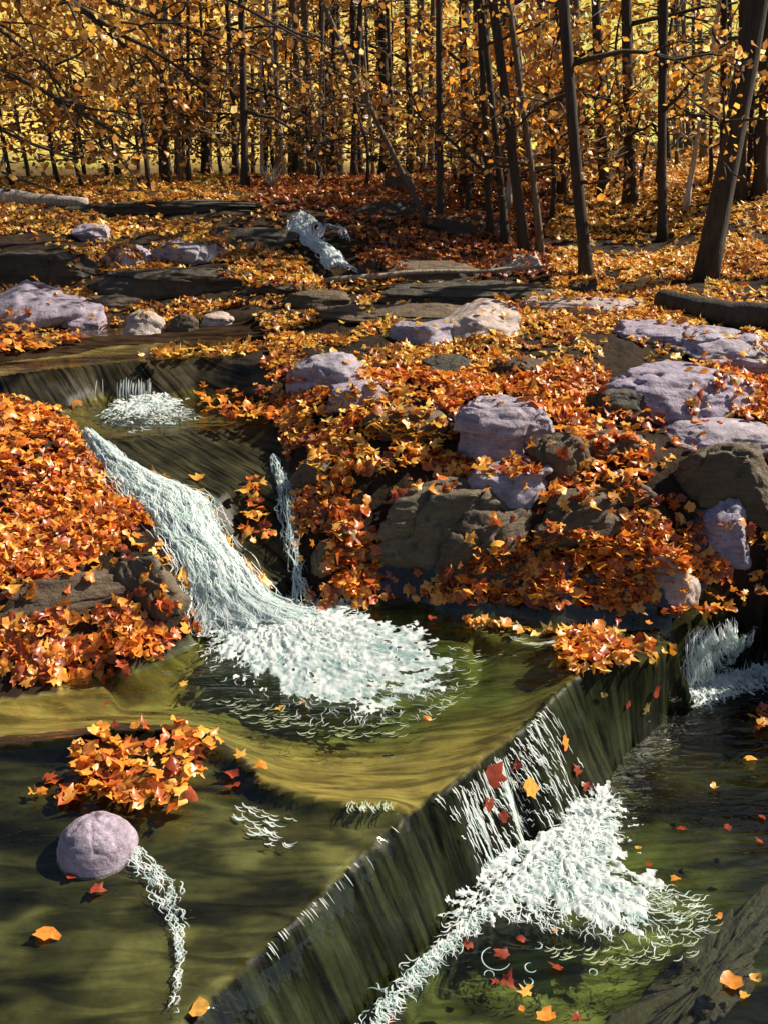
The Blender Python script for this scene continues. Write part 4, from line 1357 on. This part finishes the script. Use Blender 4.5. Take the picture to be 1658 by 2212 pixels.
# trickle over the upper ledge
t = empty('waterfall', (0, 0, 0), 'short trickle of white threads over the upper ledge into the second pool', 'waterfall')
r = np.random.default_rng(5)
ST = []
for u in list(np.linspace(258, 330, 26)) + [212, 220]:
    u += r.normal() * 2.5
    top, bot = hit(u, 822 + r.uniform(-6, 8)), hit(u + 3, 872 + r.uniform(-16, 6))
    top, bot = top + (0, -.02, .01), bot + (0, -.035, .0)
    mid_ = top * .45 + bot * .55 + (r.normal() * .006, -.025, 0)
    ST.append(smooth1(resample([top, mid_, bot], 7), 1))
ST = np.array(ST)
nn = np.zeros_like(ST)
nn[..., 1] = -1
Vv, qq, cl = strands(ST, r.uniform(.003, .009, len(ST)), nn, foam_cols(len(ST), r, (.6, .4, 0)))
mk('white_strands', Vv, [qq], M_FOAM, cl, t)
froth(t, [(240, 890), (300, 872), (350, 865), (390, 885), (430, 905), (350, 925), (280, 940), (220, 905)], [(290, 880), (330, 872)], .499, 520, 106, fall=1.6, width=(.005, .013), core=[(262, 890), (300, 876), (345, 866), (375, 882), (330, 898), (285, 902)])
# far waterfall
t = empty('waterfall', (0, 0, 0), 'far waterfall dropping between dark rocks at the foot of the wood', 'waterfall')
cascade(t, w_([(630, 476, 1.13), (632, 505, 1.07), (655, 535, 1.0), (690, 555, .95), (708, 594, .86)]), w_([(670, 478, 1.13), (704, 503, 1.08), (692, 530, 1.02), (726, 552, .96), (770, 602, .85)]), 330, 107, .05, width=(.009, .02), sheet_=False, length=(.12, .35), lift=.03, p=(.92, .08, 0))
cascade(t, w_([(690, 505, 1.08), (730, 508, 1.06), (738, 540, 1.0)]), w_([(695, 498, 1.08), (745, 504, 1.07), (755, 535, 1.0)]), 40, 108, .03, width=(.006, .014), n=24, m=6, lift=.04, sheet_=False)
# right fall
t = empty('waterfall', (0, 0, 0), 'small white fall at the right edge dropping off the shelf', 'waterfall')
lipR = w_([(1497, 1362, -.075), (1530, 1350, -.075), (1580, 1340, -.075)])
cascade(t, [at_z(1497, 1362, -.07), at_z(1490, 1400, -.15), at_z(1480, 1500, -.39)], [at_z(1575, 1340, -.07), at_z(1585, 1375, -.15), at_z(1600, 1450, -.39)], 420, 109, .02, width=(.003, .008), holes=.5, p=(.6, .32, .08), length=(.06, .22), n=40, m=24, lift=.02, sheet_=False)
froth(t, [(1475, 1500), (1600, 1440), (1720, 1420), (1740, 1480), (1600, 1500), (1500, 1535)], [(1490, 1498), (1540, 1475), (1590, 1450), (1680, 1450)], -.40, 1100, 110, fall=1.5, core=[(1482, 1500), (1560, 1465), (1600, 1440), (1700, 1430), (1700, 1470), (1600, 1490), (1500, 1518)])
# wide fall over the big step: threads of drops on the face, froth at the foot
t = empty('waterfall', (0, 0, 0), 'wide fall sliding down the diagonal rock step in thin bright threads', 'waterfall')
r = np.random.default_rng(9)
lip = resample(w_([(400, 2212, -.13), (560, 2060, -.11), (700, 1925, -.09), (870, 1760, -.06), (1000, 1672, -.015), (1100, 1590, -.01), (1180, 1510, -.01), (1240, 1458, 0)]), 400)
foot = resample(w_([(535, 2420, -.43), (690, 2275, -.43), (828, 2140, -.43), (995, 1985, -.43), (1128, 1892, -.43), (1230, 1805, -.43), (1312, 1738, -.42), (1372, 1680, -.40)]), 400)


def face_pt(a, b):
    i = np.clip((np.asarray(a) * 399).astype(int), 0, 399)
    p = lip[i] * (1 - np.asarray(b))[:, None] + foot[i] * np.asarray(b)[:, None]
    p[:, 2] = zt(p[:, 0], p[:, 1])
    return p


ST, WD = [], []
for _ in range(430):
    a = r.choice([r.normal(.60, .035), r.normal(.66, .03), r.normal(.73, .03), r.normal(.80, .035), r.uniform(.55, .9), r.uniform(.62, .84)])
    if not .5 < a < .95:
        continue
    b0 = r.beta(1.1, 1.6) * .9
    L_ = r.uniform(.03, .16) * (1.6 if r.uniform() < .2 else 1)
    bb = np.linspace(b0, min(b0 + L_, 1.0), 6)
    P = face_pt(np.full(6, a) + .004 * np.linspace(0, 1, 6), bb)
    P[:, 2] += .012
    P[:, 0] += .008
    ST.append(P)
    WD.append(r.uniform(.0025, .0065))
for _ in range(30):
    a = r.choice([.17, .24, .30, .34, .42]) + r.normal() * .018
    bb = np.linspace(r.uniform(-.01, .05), r.uniform(.06, .2), 6)
    P = face_pt(np.full(6, a), bb)
    P[:, 2] += .010
    ST.append(P)
    WD.append(r.uniform(.0015, .004))
for _ in range(60):                     # two long threads
    a = r.choice([.602, .70]) + r.normal() * .008
    b0 = r.uniform(0, .7)
    bb = np.linspace(b0, b0 + r.uniform(.2, .4), 6)
    P = face_pt(np.full(6, a), np.minimum(bb, 1))
    P[:, 2] += .012
    ST.append(P)
    WD.append(r.uniform(.004, .009))
ST = np.array(ST)
nn = np.zeros_like(ST) + np.array([.6, -.5, .62])
Vv, qq, cl = strands(ST, np.array(WD), nn, foam_cols(len(ST), r, (.75, .25, 0)))
mk('white_strands', Vv, [qq], M_FOAM, cl, t)
froth(t, [(880, 2110), (1000, 1985), (1100, 1885), (1200, 1810), (1300, 1730), (1330, 1750), (1310, 1850), (1340, 1880), (1400, 1920), (1520, 1960), (1500, 2020), (1400, 2050), (1300, 2030), (1180, 2010), (1050, 1985), (950, 2060)],
      [(1010, 1985), (1060, 1940), (1110, 1900), (1160, 1865), (1210, 1830), (1260, 1800), (1300, 1755), (1220, 1880)], -.40, 1200, 112, fall=1.5,
      core=[(1000, 1995), (1100, 1888), (1200, 1815), (1300, 1730), (1322, 1760), (1300, 1840), (1340, 1890), (1390, 1940), (1380, 1990), (1300, 1990), (1180, 1970), (1090, 1960)], p=(.64, .28, .08), bump_=.032)
froth(t, [(770, 2225), (880, 2105), (1010, 1980), (1040, 1985), (920, 2095), (800, 2230)], [(780, 2215), (840, 2150), (900, 2085), (960, 2025), (1020, 1980)], -.395, 420, 113, fall=5, name='foam_edge', p=(.5, .35, .15), bump_=.02)
# drops and rings by the leaves: ripple rings
for u, v, rd in ((1145, 2090, 12), (1070, 2070, 30), (1055, 2105, 10), (1160, 2042, 9), (950, 2056, 11), (985, 2050, 13), (990, 2010, 14), (1280, 2100, 8), (1140, 2120, 9)):
    c = at_z(u, v, -.394)
    rr = rd / F * 3.3
    th = np.linspace(0, 2 * math.pi * r.uniform(.6, .95), 22) + u
    P = np.stack([c[0] + rr * np.cos(th), c[1] + rr * np.sin(th), np.full(22, -.394)], -1)
    a, b, c3 = tube(P, .0022 * np.sin(np.linspace(.3, 2.9, 22)), 4)
    mk('ripple_ring', a, [b, c3], M_FOAM, FM, t)
# threads of foam on the slab below the boulder, rim foam, small ripples
t = empty('foam_trail', (0, 0, 0), 'twisting trail of white foam running down the slab from the boulder', 'foam')
r = np.random.default_rng(12)
path = resample(w_([(300, 1835, -.05), (285, 1850, -.05), (320, 1880, -.06), (350, 1905, -.06), (365, 1950, -.07), (385, 2000, -.08), (390, 2060, -.09), (385, 2120, -.1), (375, 2190, -.12), (370, 2230, -.12)]), 200)
wdt = np.interp(np.linspace(0, 1, 200), [0, .12, .3, .5, .6, .75, 1], [.05, .09, .10, .05, .03, .02, .03])
ST = []
for _ in range(200):
    i = int(r.beta(.9, 1.5) * 188)
    base = path[i:i + 1] + np.array([[r.normal() * .24 * wdt[i], r.normal() * .16 * wdt[i], 0]])
    tt = np.linspace(0, 1, 7)[:, None]
    dr = path[min(i + 12, 199)] - path[i]
    P = base + tt * dr * r.uniform(.4, 1.3) + np.stack([np.sin(tt[:, 0] * r.uniform(4, 9) + r.uniform(0, 6)) * .007, np.cos(tt[:, 0] * 6 + r.uniform(0, 6)) * .005, tt[:, 0] * 0], -1)
    P[:, 2] = zt(P[:, 0], P[:, 1]) + .017
    ST.append(P)
ST = np.array(ST)
nn = np.zeros_like(ST)
nn[..., 2] = 1
Vv, qq, cl = strands(ST, r.uniform(.0018, .0048, len(ST)), nn, foam_cols(len(ST), r, (.6, .3, .1)))
mk('white_strands', Vv, [qq], M_FOAM, cl, t)


def flecks(label, poly, z, n, seed, ang=0.0, length=(.02, .06), width=(.003, .007)):
    r = np.random.default_rng(seed)
    us, vs_ = np.array([q[0] for q in poly]), np.array([q[1] for q in poly])
    Pq = []
    while len(Pq) < n:
        u, v = r.uniform(us.min(), us.max()), r.uniform(vs_.min(), vs_.max())
        if inpoly(np.array([u]), np.array([v]), poly)[0]:
            Pq.append(at_z(u, v, z))
    Pq = np.array(Pq)
    tt = np.linspace(-.5, .5, 6)
    a = ang + r.normal(size=(n, 1)) * .3 + .8 * tt
    L_ = r.uniform(*length, (n, 1))
    P = np.stack([Pq[:, :1] + np.cos(a) * L_ * tt, Pq[:, 1:2] + np.sin(a) * L_ * tt, np.zeros((n, 6))], -1)
    P[..., 2] = np.maximum(zt(P[..., 0], P[..., 1]) + .013, z - .02)
    nn = np.zeros_like(P)
    nn[..., 2] = 1
    Vv, qq, cl = strands(P, r.uniform(*width, n), nn, foam_cols(n, r, (.6, .4, 0)))
    return tag(mk('foam_flecks', Vv, [qq], M_FOAM, cl), label, 'foam', None, 'stuff')


flecks('white ripple flecks on the slab right of the leaf heap', [(480, 1740), (560, 1735), (640, 1760), (600, 1790), (640, 1825), (580, 1820), (540, 1790)], -.03, 46, 31, -.3)
flecks('white fringe where the golden pool spills over its rim', [(745, 1728), (840, 1724), (850, 1738), (750, 1742)], .004, 40, 32, -1.4, (.02, .04))
flecks('thin white riffle where the shelf runs into the golden pool', [(1095, 1362), (1130, 1372), (1190, 1385), (1200, 1395), (1150, 1392), (1100, 1370)], .004, 34, 33, -.2, (.03, .08))
flecks('scattered spray flecks on the golden pool around the foam', [(430, 1500), (560, 1560), (700, 1590), (880, 1580), (1010, 1500), (1060, 1400), (990, 1390), (1000, 1470), (880, 1550), (700, 1560), (540, 1500)], .004, 160, 34, .2, (.02, .05), (.002, .005))
flecks('pale spray flecks drifting on the lower pool beyond the foam', [(1310, 1900), (1500, 1930), (1560, 1990), (1500, 2060), (1350, 2080), (1200, 2060), (1180, 2030), (1380, 2040), (1460, 1980)], -.393, 150, 35, .3, (.02, .05), (.002, .005))

# ------------------------------------------------------------------ trees
BK, GB, PB = (.046, .034, .023), (.12, .09, .06), (.50, .42, .33)


def bend(P, amp, r):
    n = len(P)
    k = np.linspace(0, 1, n)
    for ax in (0, 1):
        P[:, ax] += amp * (np.sin(k * r.uniform(3, 7) + r.uniform(0, 6)) - np.sin(r.uniform(0, 1))) * k ** .6
    return P


def limb_set(mb, tips, P, rad, r, h0, h1, nl, length, rise, colr, H, depth=1, thin=1.0, parent=None):
    """limbs with twigs growing out of trunk line P; adds to mb and records leaf places in tips"""
    for _ in range(nl):
        k = r.uniform(h0, h1)
        i = k * (len(P) - 1)
        a = int(i)
        b = P[a] + (P[min(a + 1, len(P) - 1)] - P[a]) * (i - a)
        az = r.uniform(0, 2 * math.pi)
        L_ = r.uniform(*length)
        d = np.array([math.cos(az), math.sin(az), rise + r.normal() * .25])
        d /= np.linalg.norm(d)
        q = b + d * np.linspace(0, L_, 7)[:, None]
        q += np.cumsum(r.normal(size=(7, 3)) * .035 * L_, 0) * np.linspace(0, 1, 7)[:, None]
        r0 = min(rad[a] * .55, .012 + .012 * L_) * thin
        lb = MB() if parent is not None else mb
        lb.add(*tube(q, np.linspace(r0, r0 * .25, 7), 5), col=colr)
        tips += list(q[2:])
        for _ in range(r.integers(2, 5) if depth else 0):
            j = r.integers(2, 6)
            dd = d + r.normal(size=3) * .7
            dd /= np.linalg.norm(dd)
            q2 = q[j] + dd * np.linspace(0, L_ * r.uniform(.25, .5), 5)[:, None]
            q2 += np.cumsum(r.normal(size=(5, 3)) * .02 * L_, 0) * np.linspace(0, 1, 5)[:, None]
            lb.add(*tube(q2, np.linspace(r0 * .5, r0 * .15, 5), 4), col=colr)
            tips += list(q2[1:])
        if parent is not None:
            lb.build('limb', M_BARK, parent)


def leaf_cloud(tips, n, r, size, pal, spread, wts=None):
    tips = np.array(tips)
    p = tips[r.integers(0, len(tips), n)] + r.normal(size=(n, 3)) * spread
    nn = r.normal(size=(n, 3)) + (0, 0, .6)
    return leaves(p, nn, r.uniform(*size, n), pick(pal, n, wts, r), 1, .35, r)


def tree(u, v, wpx, utop, label, colr=BK, H=8.0, nlow=5, nleaf=90, ncrown=34, pal='bright', group=None, name='tree', seed=None, amp=.05, flare=1.9, low=(.1, .42), crown_at=.5, stems=None, tip=.35):
    seed = seed if seed is not None else int(u * 31 + v * 7) % 99991
    r = np.random.default_rng(seed)
    B = stand(u, v)
    dist = B[1] * CP - (B[2] - CAM_Z) * SP
    t = empty(name, B, label, 'tree', group)
    top = at_y(utop, 0, B[1])
    d = (top - B) / max(top[2] - B[2], .3)
    n = 18
    kk = np.linspace(0, 1, n) ** 1.25
    P = d[None] * (kk * H)[:, None]
    P = bend(P, amp, r)
    P -= P[0]
    r0 = wpx * dist / F / 2 * .88
    rad = r0 * (1 - (1 - tip) * kk) * (1 + (flare - 1) * np.exp(-kk * H / .13))
    P[0, 2] = -.12
    a, b, c = tube(P, rad, 12, .06, seed)
    mk('trunk', a, [b, c], M_BARK, np.array(colr) * r.uniform(.85, 1.15), t)
    mb, tips = MB(), []
    limb_set(mb, tips, P, rad, r, low[0], low[1], nlow, (.4, 1.3), .15, np.array(colr) * 1.0, H, parent=t)
    tips2 = []
    limb_set(mb, tips2, P, rad, r, crown_at, .97, 9, (.8, 2.0), .5, np.array(colr), H, parent=t)
    Vs, Fs, Cs, k0 = [], [], [], 0
    for tp, nl, sz, spd in ((tips, int(nleaf * 1.5), (.04, .085), .10), (tips2, ncrown, (.09, .16), .28)):
        if nl and tp:
            x, y, z = leaf_cloud(tp, nl, r, sz, pal, spd)
            Vs.append(x), Fs.append(y + k0), Cs.append(z)
            k0 += len(x)
    if Vs:
        mk('crown', np.concatenate(Vs), [np.concatenate(Fs)], M_TLEAF, np.concatenate(Cs), t, False)
    return t


TREES = [
    # u, v base, width px, u at top of frame, label, kwargs
    (1520, 600, 54, 1640, 'thick dark tree leaning right at the right edge with a pale lit side', dict(H=9, nlow=3, flare=1.35)),
    (1432, 520, 22, 1436, 'upright dark tree left of the thick leaning one, with a flared root', dict(H=9, flare=1.5)),
    (1270, 602, 29, 1222, 'straight dark tree rooted low beside the mossy stone', dict(H=9, flare=1.7, nlow=4)),
    (1480, 452, 12, 1552, 'thin pale sapling leaning right between two dark trees', dict(colr=PB, H=6, nlow=2, nleaf=20, amp=.02)),
    (1060, 505, 15, 1030, 'leftmost dark stem of the close cluster of trunks', dict(H=8)),
    (1092, 525, 17, 1046, 'second dark stem of the close cluster of trunks', dict(H=8)),
    (1135, 545, 24, 1060, 'thickest stem of the close cluster, leaning left', dict(H=9, flare=1.6)),
    (1168, 545, 16, 1105, 'rightmost slanting stem of the close cluster', dict(H=8, colr=GB)),
    (932, 492, 13, 715, 'long thin stem leaning far to the left above the stream', dict(colr=GB, H=7, nlow=3, amp=.10, flare=1.3)),
    (953, 488, 17, 955, 'dark tree standing right of the far waterfall', dict(H=9)),
    (1005, 420, 27, 1000, 'broad dark trunk at the middle of the wood edge', dict(H=10, nleaf=90)),
    (1108, 410, 30, 1098, 'dark trunk just behind the close cluster', dict(H=10)),
    (1212, 425, 22, 1212, 'dark trunk behind and left of the straight low rooted tree', dict(H=10)),
    (1305, 430, 24, 1292, 'slim dark trunk with green meadow on both sides', dict(H=9)),
    (1362, 442, 26, 1358, 'stout dark trunk left of the upright tree with the flared root', dict(H=10)),
    (1595, 432, 30, 1612, 'dark trunk behind the thick leaning tree', dict(H=10)),
    (1640, 420, 26, 1655, 'dark trunk cut by the right edge at the wood', dict(H=10)),
    (530, 392, 18, 520, 'dark trunk standing on the grass patch left of the stream', dict(H=9)),
    (566, 378, 8, 566, 'very thin pale stem on the green patch', dict(colr=PB, H=6, nleaf=40, amp=.02)),
    (617, 378, 11, 585, 'slender pale stem leaning slightly left by the grass', dict(colr=PB, H=7)),
    (655, 368, 16, 632, 'brown stem right of the slender pale stem', dict(colr=GB, H=8)),
    (695, 360, 15, 655, 'pale barked tree catching sun above the far waterfall', dict(colr=PB, H=8)),
    (722, 358, 20, 700, 'dark trunk right of the pale barked tree', dict(H=9)),
    (776, 345, 14, 762, 'straight pale edged stem in the middle of the wood', dict(colr=(.26, .21, .16), H=8)),
    (832, 368, 26, 828, 'dark trunk behind the brown rock at the wood edge', dict(H=10)),
    (886, 372, 18, 880, 'dark narrow trunk left of the broad dark trunk', dict(H=9)),
    (452, 372, 9, 440, 'thin dark stem left of the grass patch', dict(H=7)),
    (400, 366, 8, 392, 'thin brown stem in the shaded thicket', dict(colr=GB, H=7)),
    (350, 368, 11, 335, 'dark stem at the left end of the row of trunks', dict(H=8)),
    (1560, 428, 18, 1560, 'narrow dark trunk between the thin pale sapling and the edge', dict(H=9)),
]
for u, v, wp, ut, lab, kw in TREES:
    tree(u, v, wp, ut, lab, **kw)
# the deeper rows of the wood: slender trunks nothing tells apart
r = np.random.default_rng(77)
for k in range(72):
    u = r.uniform(640, 1680) if k < 56 else r.uniform(330, 640)
    v = r.uniform(326, 385)
    tree(u, v, r.uniform(6, 17), u + r.normal() * 14, 'slender trunk deep in the wood behind the front row of trees', [BK, BK, GB, (.16, .12, .08)][r.integers(0, 4)], 8 + r.uniform(0, 3), 7, 40 if k < 56 else 30, 20, 'bright', 'slender trunks deep in the wood', seed=1000 + k, amp=.06)


r = np.random.default_rng(88)
n = 26000
x, y = r.uniform(-34, 34, n), r.uniform(30, 66, n)
mask = fbm(x * .22, y * .16, s=83) + .25 * fbm(x * .9, y * .6, s=84)
k = r.uniform(size=n) < sst(-.05, .35, mask) * .75
x, y = x[k], y[k]
hh = r.uniform(.1, 1, len(x)) ** .8 * (1.2 + 3.5 * np.clip(fbm(x * .5, y * .4, s=85) + .4, 0, 1))
z = zt(x, y) + hh
cc = pick('bright', len(x), (.34, .2, .1, .06, .24, .06), r)
ol = sst(-3, 14, x + 3 * fbm(x * .3, y * .3, s=86))[:, None] * r.uniform(0, 1, (len(x), 1))
cc = cc * (1 - ol) + np.array((.50, .48, .09)) * ol
Vv, Fa, cl = leaves(np.stack([x, y, z], -1), r.normal(size=(len(x), 3)) + (0, -.4, .6), r.uniform(.25, .7, len(x)), cc, 1, .3, r)
tag(mk('far_foliage', Vv, [Fa], M_TLEAF, cl, None, False), 'far golden and olive foliage covering the hillside behind the wood', 'foliage', None, 'stuff')


# understorey saplings hung with leaves
def sapling(u, v, h, label, nleaf, pal='wood', wts=None, group=None, seed=0, spread=.9, nl=12, size=(.06, .13), lean=0.0, name='sapling', colr=BK, dist=None, up=.25):
    r = np.random.default_rng(seed)
    B = stand(u, v) if dist is None else np.array([*at_y(u, v, dist)[:2], 0])
    if dist is not None:
        B[2] = float(zt(B[:1], B[1:2])[0])
    t = empty(name, B, label, 'sapling', group)
    P = np.linspace(0, 1, 12)[:, None] * np.array([lean, 0, h])[None]
    P = bend(P, .10, r)
    P -= P[0]
    P[0, 2] = -.05
    rad = np.linspace(.022 + .004 * h, .005, 12)
    mk('trunk', *(lambda q: (q[0], [q[1], q[2]]))(tube(P, rad, 7, .05, seed)), M_BARK, colr, t)
    mb, tips = MB(), []
    limb_set(mb, tips, P, rad, r, .22, .98, nl, (spread * .5, spread * 1.15), up, np.array(colr), h, parent=t)
    x, y, z = leaf_cloud(tips, nleaf, r, size, pal, .09, wts)
    mk('crown', x, [y], M_TLEAF, z, t, False)
    return t


GOLD_W = (.34, .22, .12, .08, .18, .06)
BROWN_W = (.10, .14, .28, .30, .04, .14)
SAPS = [
    (30, 405, 2.6, 'golden sapling at the far left edge above the pale log', 420, GOLD_W), (130, 398, 2.4, 'golden leaved sapling right of the far left one', 420, GOLD_W),
    (235, 400, 2.2, 'yellow brown sapling over the left bank', 360, GOLD_W), (320, 392, 2.6, 'brown leaved sapling in the left thicket', 420, BROWN_W),
    (410, 372, 2.3, 'dark brown shrubby sapling before the row of trunks', 420, BROWN_W), (480, 368, 2.5, 'dim brown sapling left of the trunk on the grass', 380, BROWN_W),
    (590, 356, 3.4, 'bright orange sapling behind the slender pale stem', 480, None), (700, 352, 3.6, 'orange leaved sapling deep between the trunks left of centre', 440, None),
    (450, 350, 3.8, 'tall orange sapling behind the thicket', 520, None), (350, 345, 3.9, 'tall gold sapling at the back of the left wood', 480, GOLD_W),
    (180, 352, 3.6, 'tall yellow sapling at the back left', 420, GOLD_W), (60, 356, 3.6, 'tall golden sapling at the back of the far left', 420, GOLD_W),
    (1010, 470, 1.6, 'low brown sapling behind the close cluster of trunks', 200, BROWN_W), (1190, 470, 1.7, 'bushy dark sapling right of the close cluster', 260, BROWN_W),
    (1100, 455, 2.0, 'twiggy sapling with bright dead branches over the cluster', 160, None), (1330, 405, 2.0, 'green gold sapling against the meadow on the right', 180, GOLD_W),
    (1420, 400, 2.6, 'small leaved gold sapling behind the upright tree', 200, GOLD_W), (1610, 400, 2.6, 'gold leaved sapling at the right edge of the wood', 220, GOLD_W),
    (840, 355, 3.0, 'thin gold sapling behind the stream', 200, None),     (780, 356, 3.5, 'flaming orange sapling between the centre trunks', 520, (.1, .4, .3, .1, .05, .05)), (1080, 350, 3.4, 'orange sapling high behind the close cluster', 360, (.1, .4, .3, .1, .05, .05)),
    (640, 362, 2.8, 'rusty orange sapling beside the pale stems', 420, (.05, .35, .3, .2, .05, .05)), (260, 372, 3.4, 'brown and gold sapling filling the back of the left wood', 520, (.2, .15, .2, .25, .1, .1)), (940, 352, 3.2, 'orange brown sapling at the centre of the wood', 240, None),
]
for k, (u, v, h, lab, nl, wt) in enumerate(SAPS):
    sapling(u, v, h, lab, int(nl * (2.4 if v > 360 else 1.0)), 'bright', wt, None, 500 + k, size=(.065, .125), colr=PB if 'dead' in lab else BK)
for k, (u, v, h, lab) in enumerate([(250, 362, 1.9, 'dark brown thicket bush at the left of the wood'), (350, 358, 2.0, 'dark thicket bush left of the row of trunks'), (440, 356, 1.9, 'dark thicket bush behind the thin dark stem'), (520, 350, 1.7, 'dark bush behind the trunk on the grass'),
                                    (640, 350, 1.6, 'dark bush between the pale stems'), (120, 375, 1.6, 'dark bush behind the golden saplings on the left'), (1150, 440, 1.3, 'dark leafy bush behind the close cluster'), (1060, 450, 1.2, 'low dark bush left of the close cluster'), (900, 368, 1.4, 'dark bush above the far waterfall'),
                                    (180, 392, 1.5, 'rusty brown bush at the crest behind the pale log'), (300, 388, 1.4, 'brown bush at the crest left of the row of trunks'), (690, 388, 1.3, 'brown bush at the foot of the pale barked tree'), (790, 392, 1.4, 'dark bush at the crest left of the brown rock'),
                                    (985, 400, 1.5, 'brown bush around the broad dark trunk'), (1120, 398, 1.7, 'dense brown bush at the crest behind the close cluster'), (1250, 400, 1.5, 'brown bush right of the straight low rooted tree'), (1385, 396, 1.5, 'brown bush beside the stout dark trunk'), (1530, 398, 1.5, 'dark bush behind the thin pale sapling'), (1630, 402, 1.4, 'brown bush at the right end of the wood')]):
    sapling(u, v, h * .8, lab, 420, 'dark', None, None, 700 + k, 1.1, 16, (.06, .12), up=.1, name='bush')

# tree outside the left edge whose limbs sweep into the view
B = np.array([-3.5, 6.3, 0])
B[2] = float(zt(B[:1], B[1:2])[0])
t = empty('overhanging_tree', B, 'tree beyond the left edge with long dark limbs sweeping down to the right', 'tree')
r = np.random.default_rng(8)
P = np.linspace(0, 1, 14)[:, None] * np.array([.5, 0, 7.0])
mk('trunk', *(lambda q: (q[0], [q[1], q[2]]))(tube(P, np.linspace(.16, .06, 14), 12, .05, 3)), M_BARK, BK, t)
tips = []
for k, (line, y, r0) in enumerate([([(-150, -200), (60, -60), (190, 30), (300, 110), (450, 185)], 6.2, .022), ([(-100, -260), (120, -60), (260, 15), (420, 65), (560, 130)], 6.6, .02), ([(-200, 60), (0, 130), (110, 200), (220, 255), (310, 310)], 6.0, .02),
                                   ([(-200, -100), (-20, 20), (60, 80), (150, 150), (200, 230)], 5.9, .016), ([(-100, -300), (200, -160), (380, -60), (520, 10), (640, 90)], 7.0, .02), ([(-220, 200), (-60, 250), (40, 290), (140, 330), (230, 340)], 6.3, .015)]):
    Q_ = np.array([at_y(u_, v_, y) for u_, v_ in line]) - B
    j = np.argmin(np.abs(P[:, 2] - (Q_[0, 2] - .3)))
    Q_ = np.concatenate([P[j:j + 1], Q_])
    Q_ = smooth1(resample(Q_, 16), 2)
    Q_[2:] += np.cumsum(r.normal(size=(14, 3)) * .012, 0)
    mb = MB()
    mb.add(*tube(Q_, np.linspace(r0 * 1.7, r0 * .3, 16), 7), col=BK)
    for _ in range(16):
        i = r.integers(4, 15)
        d = (Q_[i] - Q_[i - 1]) / np.linalg.norm(Q_[i] - Q_[i - 1]) + r.normal(size=3) * .55
        d /= np.linalg.norm(d)
        q2 = Q_[i] + d * np.linspace(0, r.uniform(.25, .7), 6)[:, None]
        q2 += np.cumsum(r.normal(size=(6, 3)) * .02, 0)
        mb.add(*tube(q2, np.linspace(r0 * .45, r0 * .12, 6), 5), col=BK)
        tips += list(q2[1:])
    tips += list(Q_[6:])
    mb.build('limb', M_BARK, t)
x, y, z = leaf_cloud(tips, 1500, r, (.04, .075), 'bright', .06, (.2, .2, .16, .18, .1, .16))
mk('crown', x, [y], M_TLEAF, z, t, False)

r = np.random.default_rng(61)
B = hit(585, 402)
mb = MB()
for _ in range(26):
    a = r.uniform(0, 6.28)
    l_ = r.uniform(.14, .34)
    q = np.linspace(0, 1, 6)[:, None] * np.array([math.cos(a) * .14, math.sin(a) * .1, l_])
    q[:, 2] -= .06 * np.linspace(0, 1, 6) ** 3
    mb.add(*tube(q + (r.normal() * .03, r.normal() * .03, -.01), np.linspace(.006, .001, 6), 4))
o = mb.build('grass_tuft', M_BARK)
for d_ in o.data.color_attributes['Col'].data:
    d_.color = (.55, .50, .34, 1)
o.location = B
tag(o, 'tuft of pale dry grass blades on the green patch beside the slender pale stem', 'grass')

# ------------------------------------------------------------------ fallen logs and brush
def log(name, p0, p1, r0, r1, label, colr, seed, sag=0.0, cat='log'):
    r = np.random.default_rng(seed)
    P = np.linspace(0, 1, 16)[:, None] * (p1 - p0)[None]
    P[:, 2] -= sag * np.sin(np.linspace(0, math.pi, 16))
    P += np.cumsum(r.normal(size=P.shape) * .006, 0)
    o = mk(name, *(lambda q: (q[0], [q[1], q[2]]))(tube(P, np.linspace(r0, r1, 16), 12, .08, seed)), M_BARK, colr)
    o.location = p0
    return tag(o, label, cat)


def g_at(u, v, dz):
    p = hit(u, v)
    return p + (0, 0, dz)


log('fallen_log', g_at(1420, 668, .06), g_at(1760, 745, .10), .075, .10, 'thick dark fallen log at the right edge with leaves along its top', BK, 3)
log('fallen_log', g_at(-120, 440, .09), g_at(190, 445, .05), .10, .05, 'pale weathered log lying at the left edge of the wood', (.42, .35, .28), 4)
for k, (a, b, lab) in enumerate((((-60, 425), (120, 448), 'long bare stick leaning over the pale log'), ((10, 415), (185, 452), 'crooked dark stick crossing the pale log'), ((30, 460), (-40, 405), 'short dark stick propped against the pale log'))):
    log('stick', g_at(*a, .22), g_at(*b, .03), .014, .008, lab, BK, 20 + k, cat='stick')
log('fallen_branch', g_at(700, 615, .03), g_at(1180, 600, .06), .022, .012, 'long thin fallen branch over the dark rocks right of the far waterfall', (.3, .24, .18), 30, cat='branch')
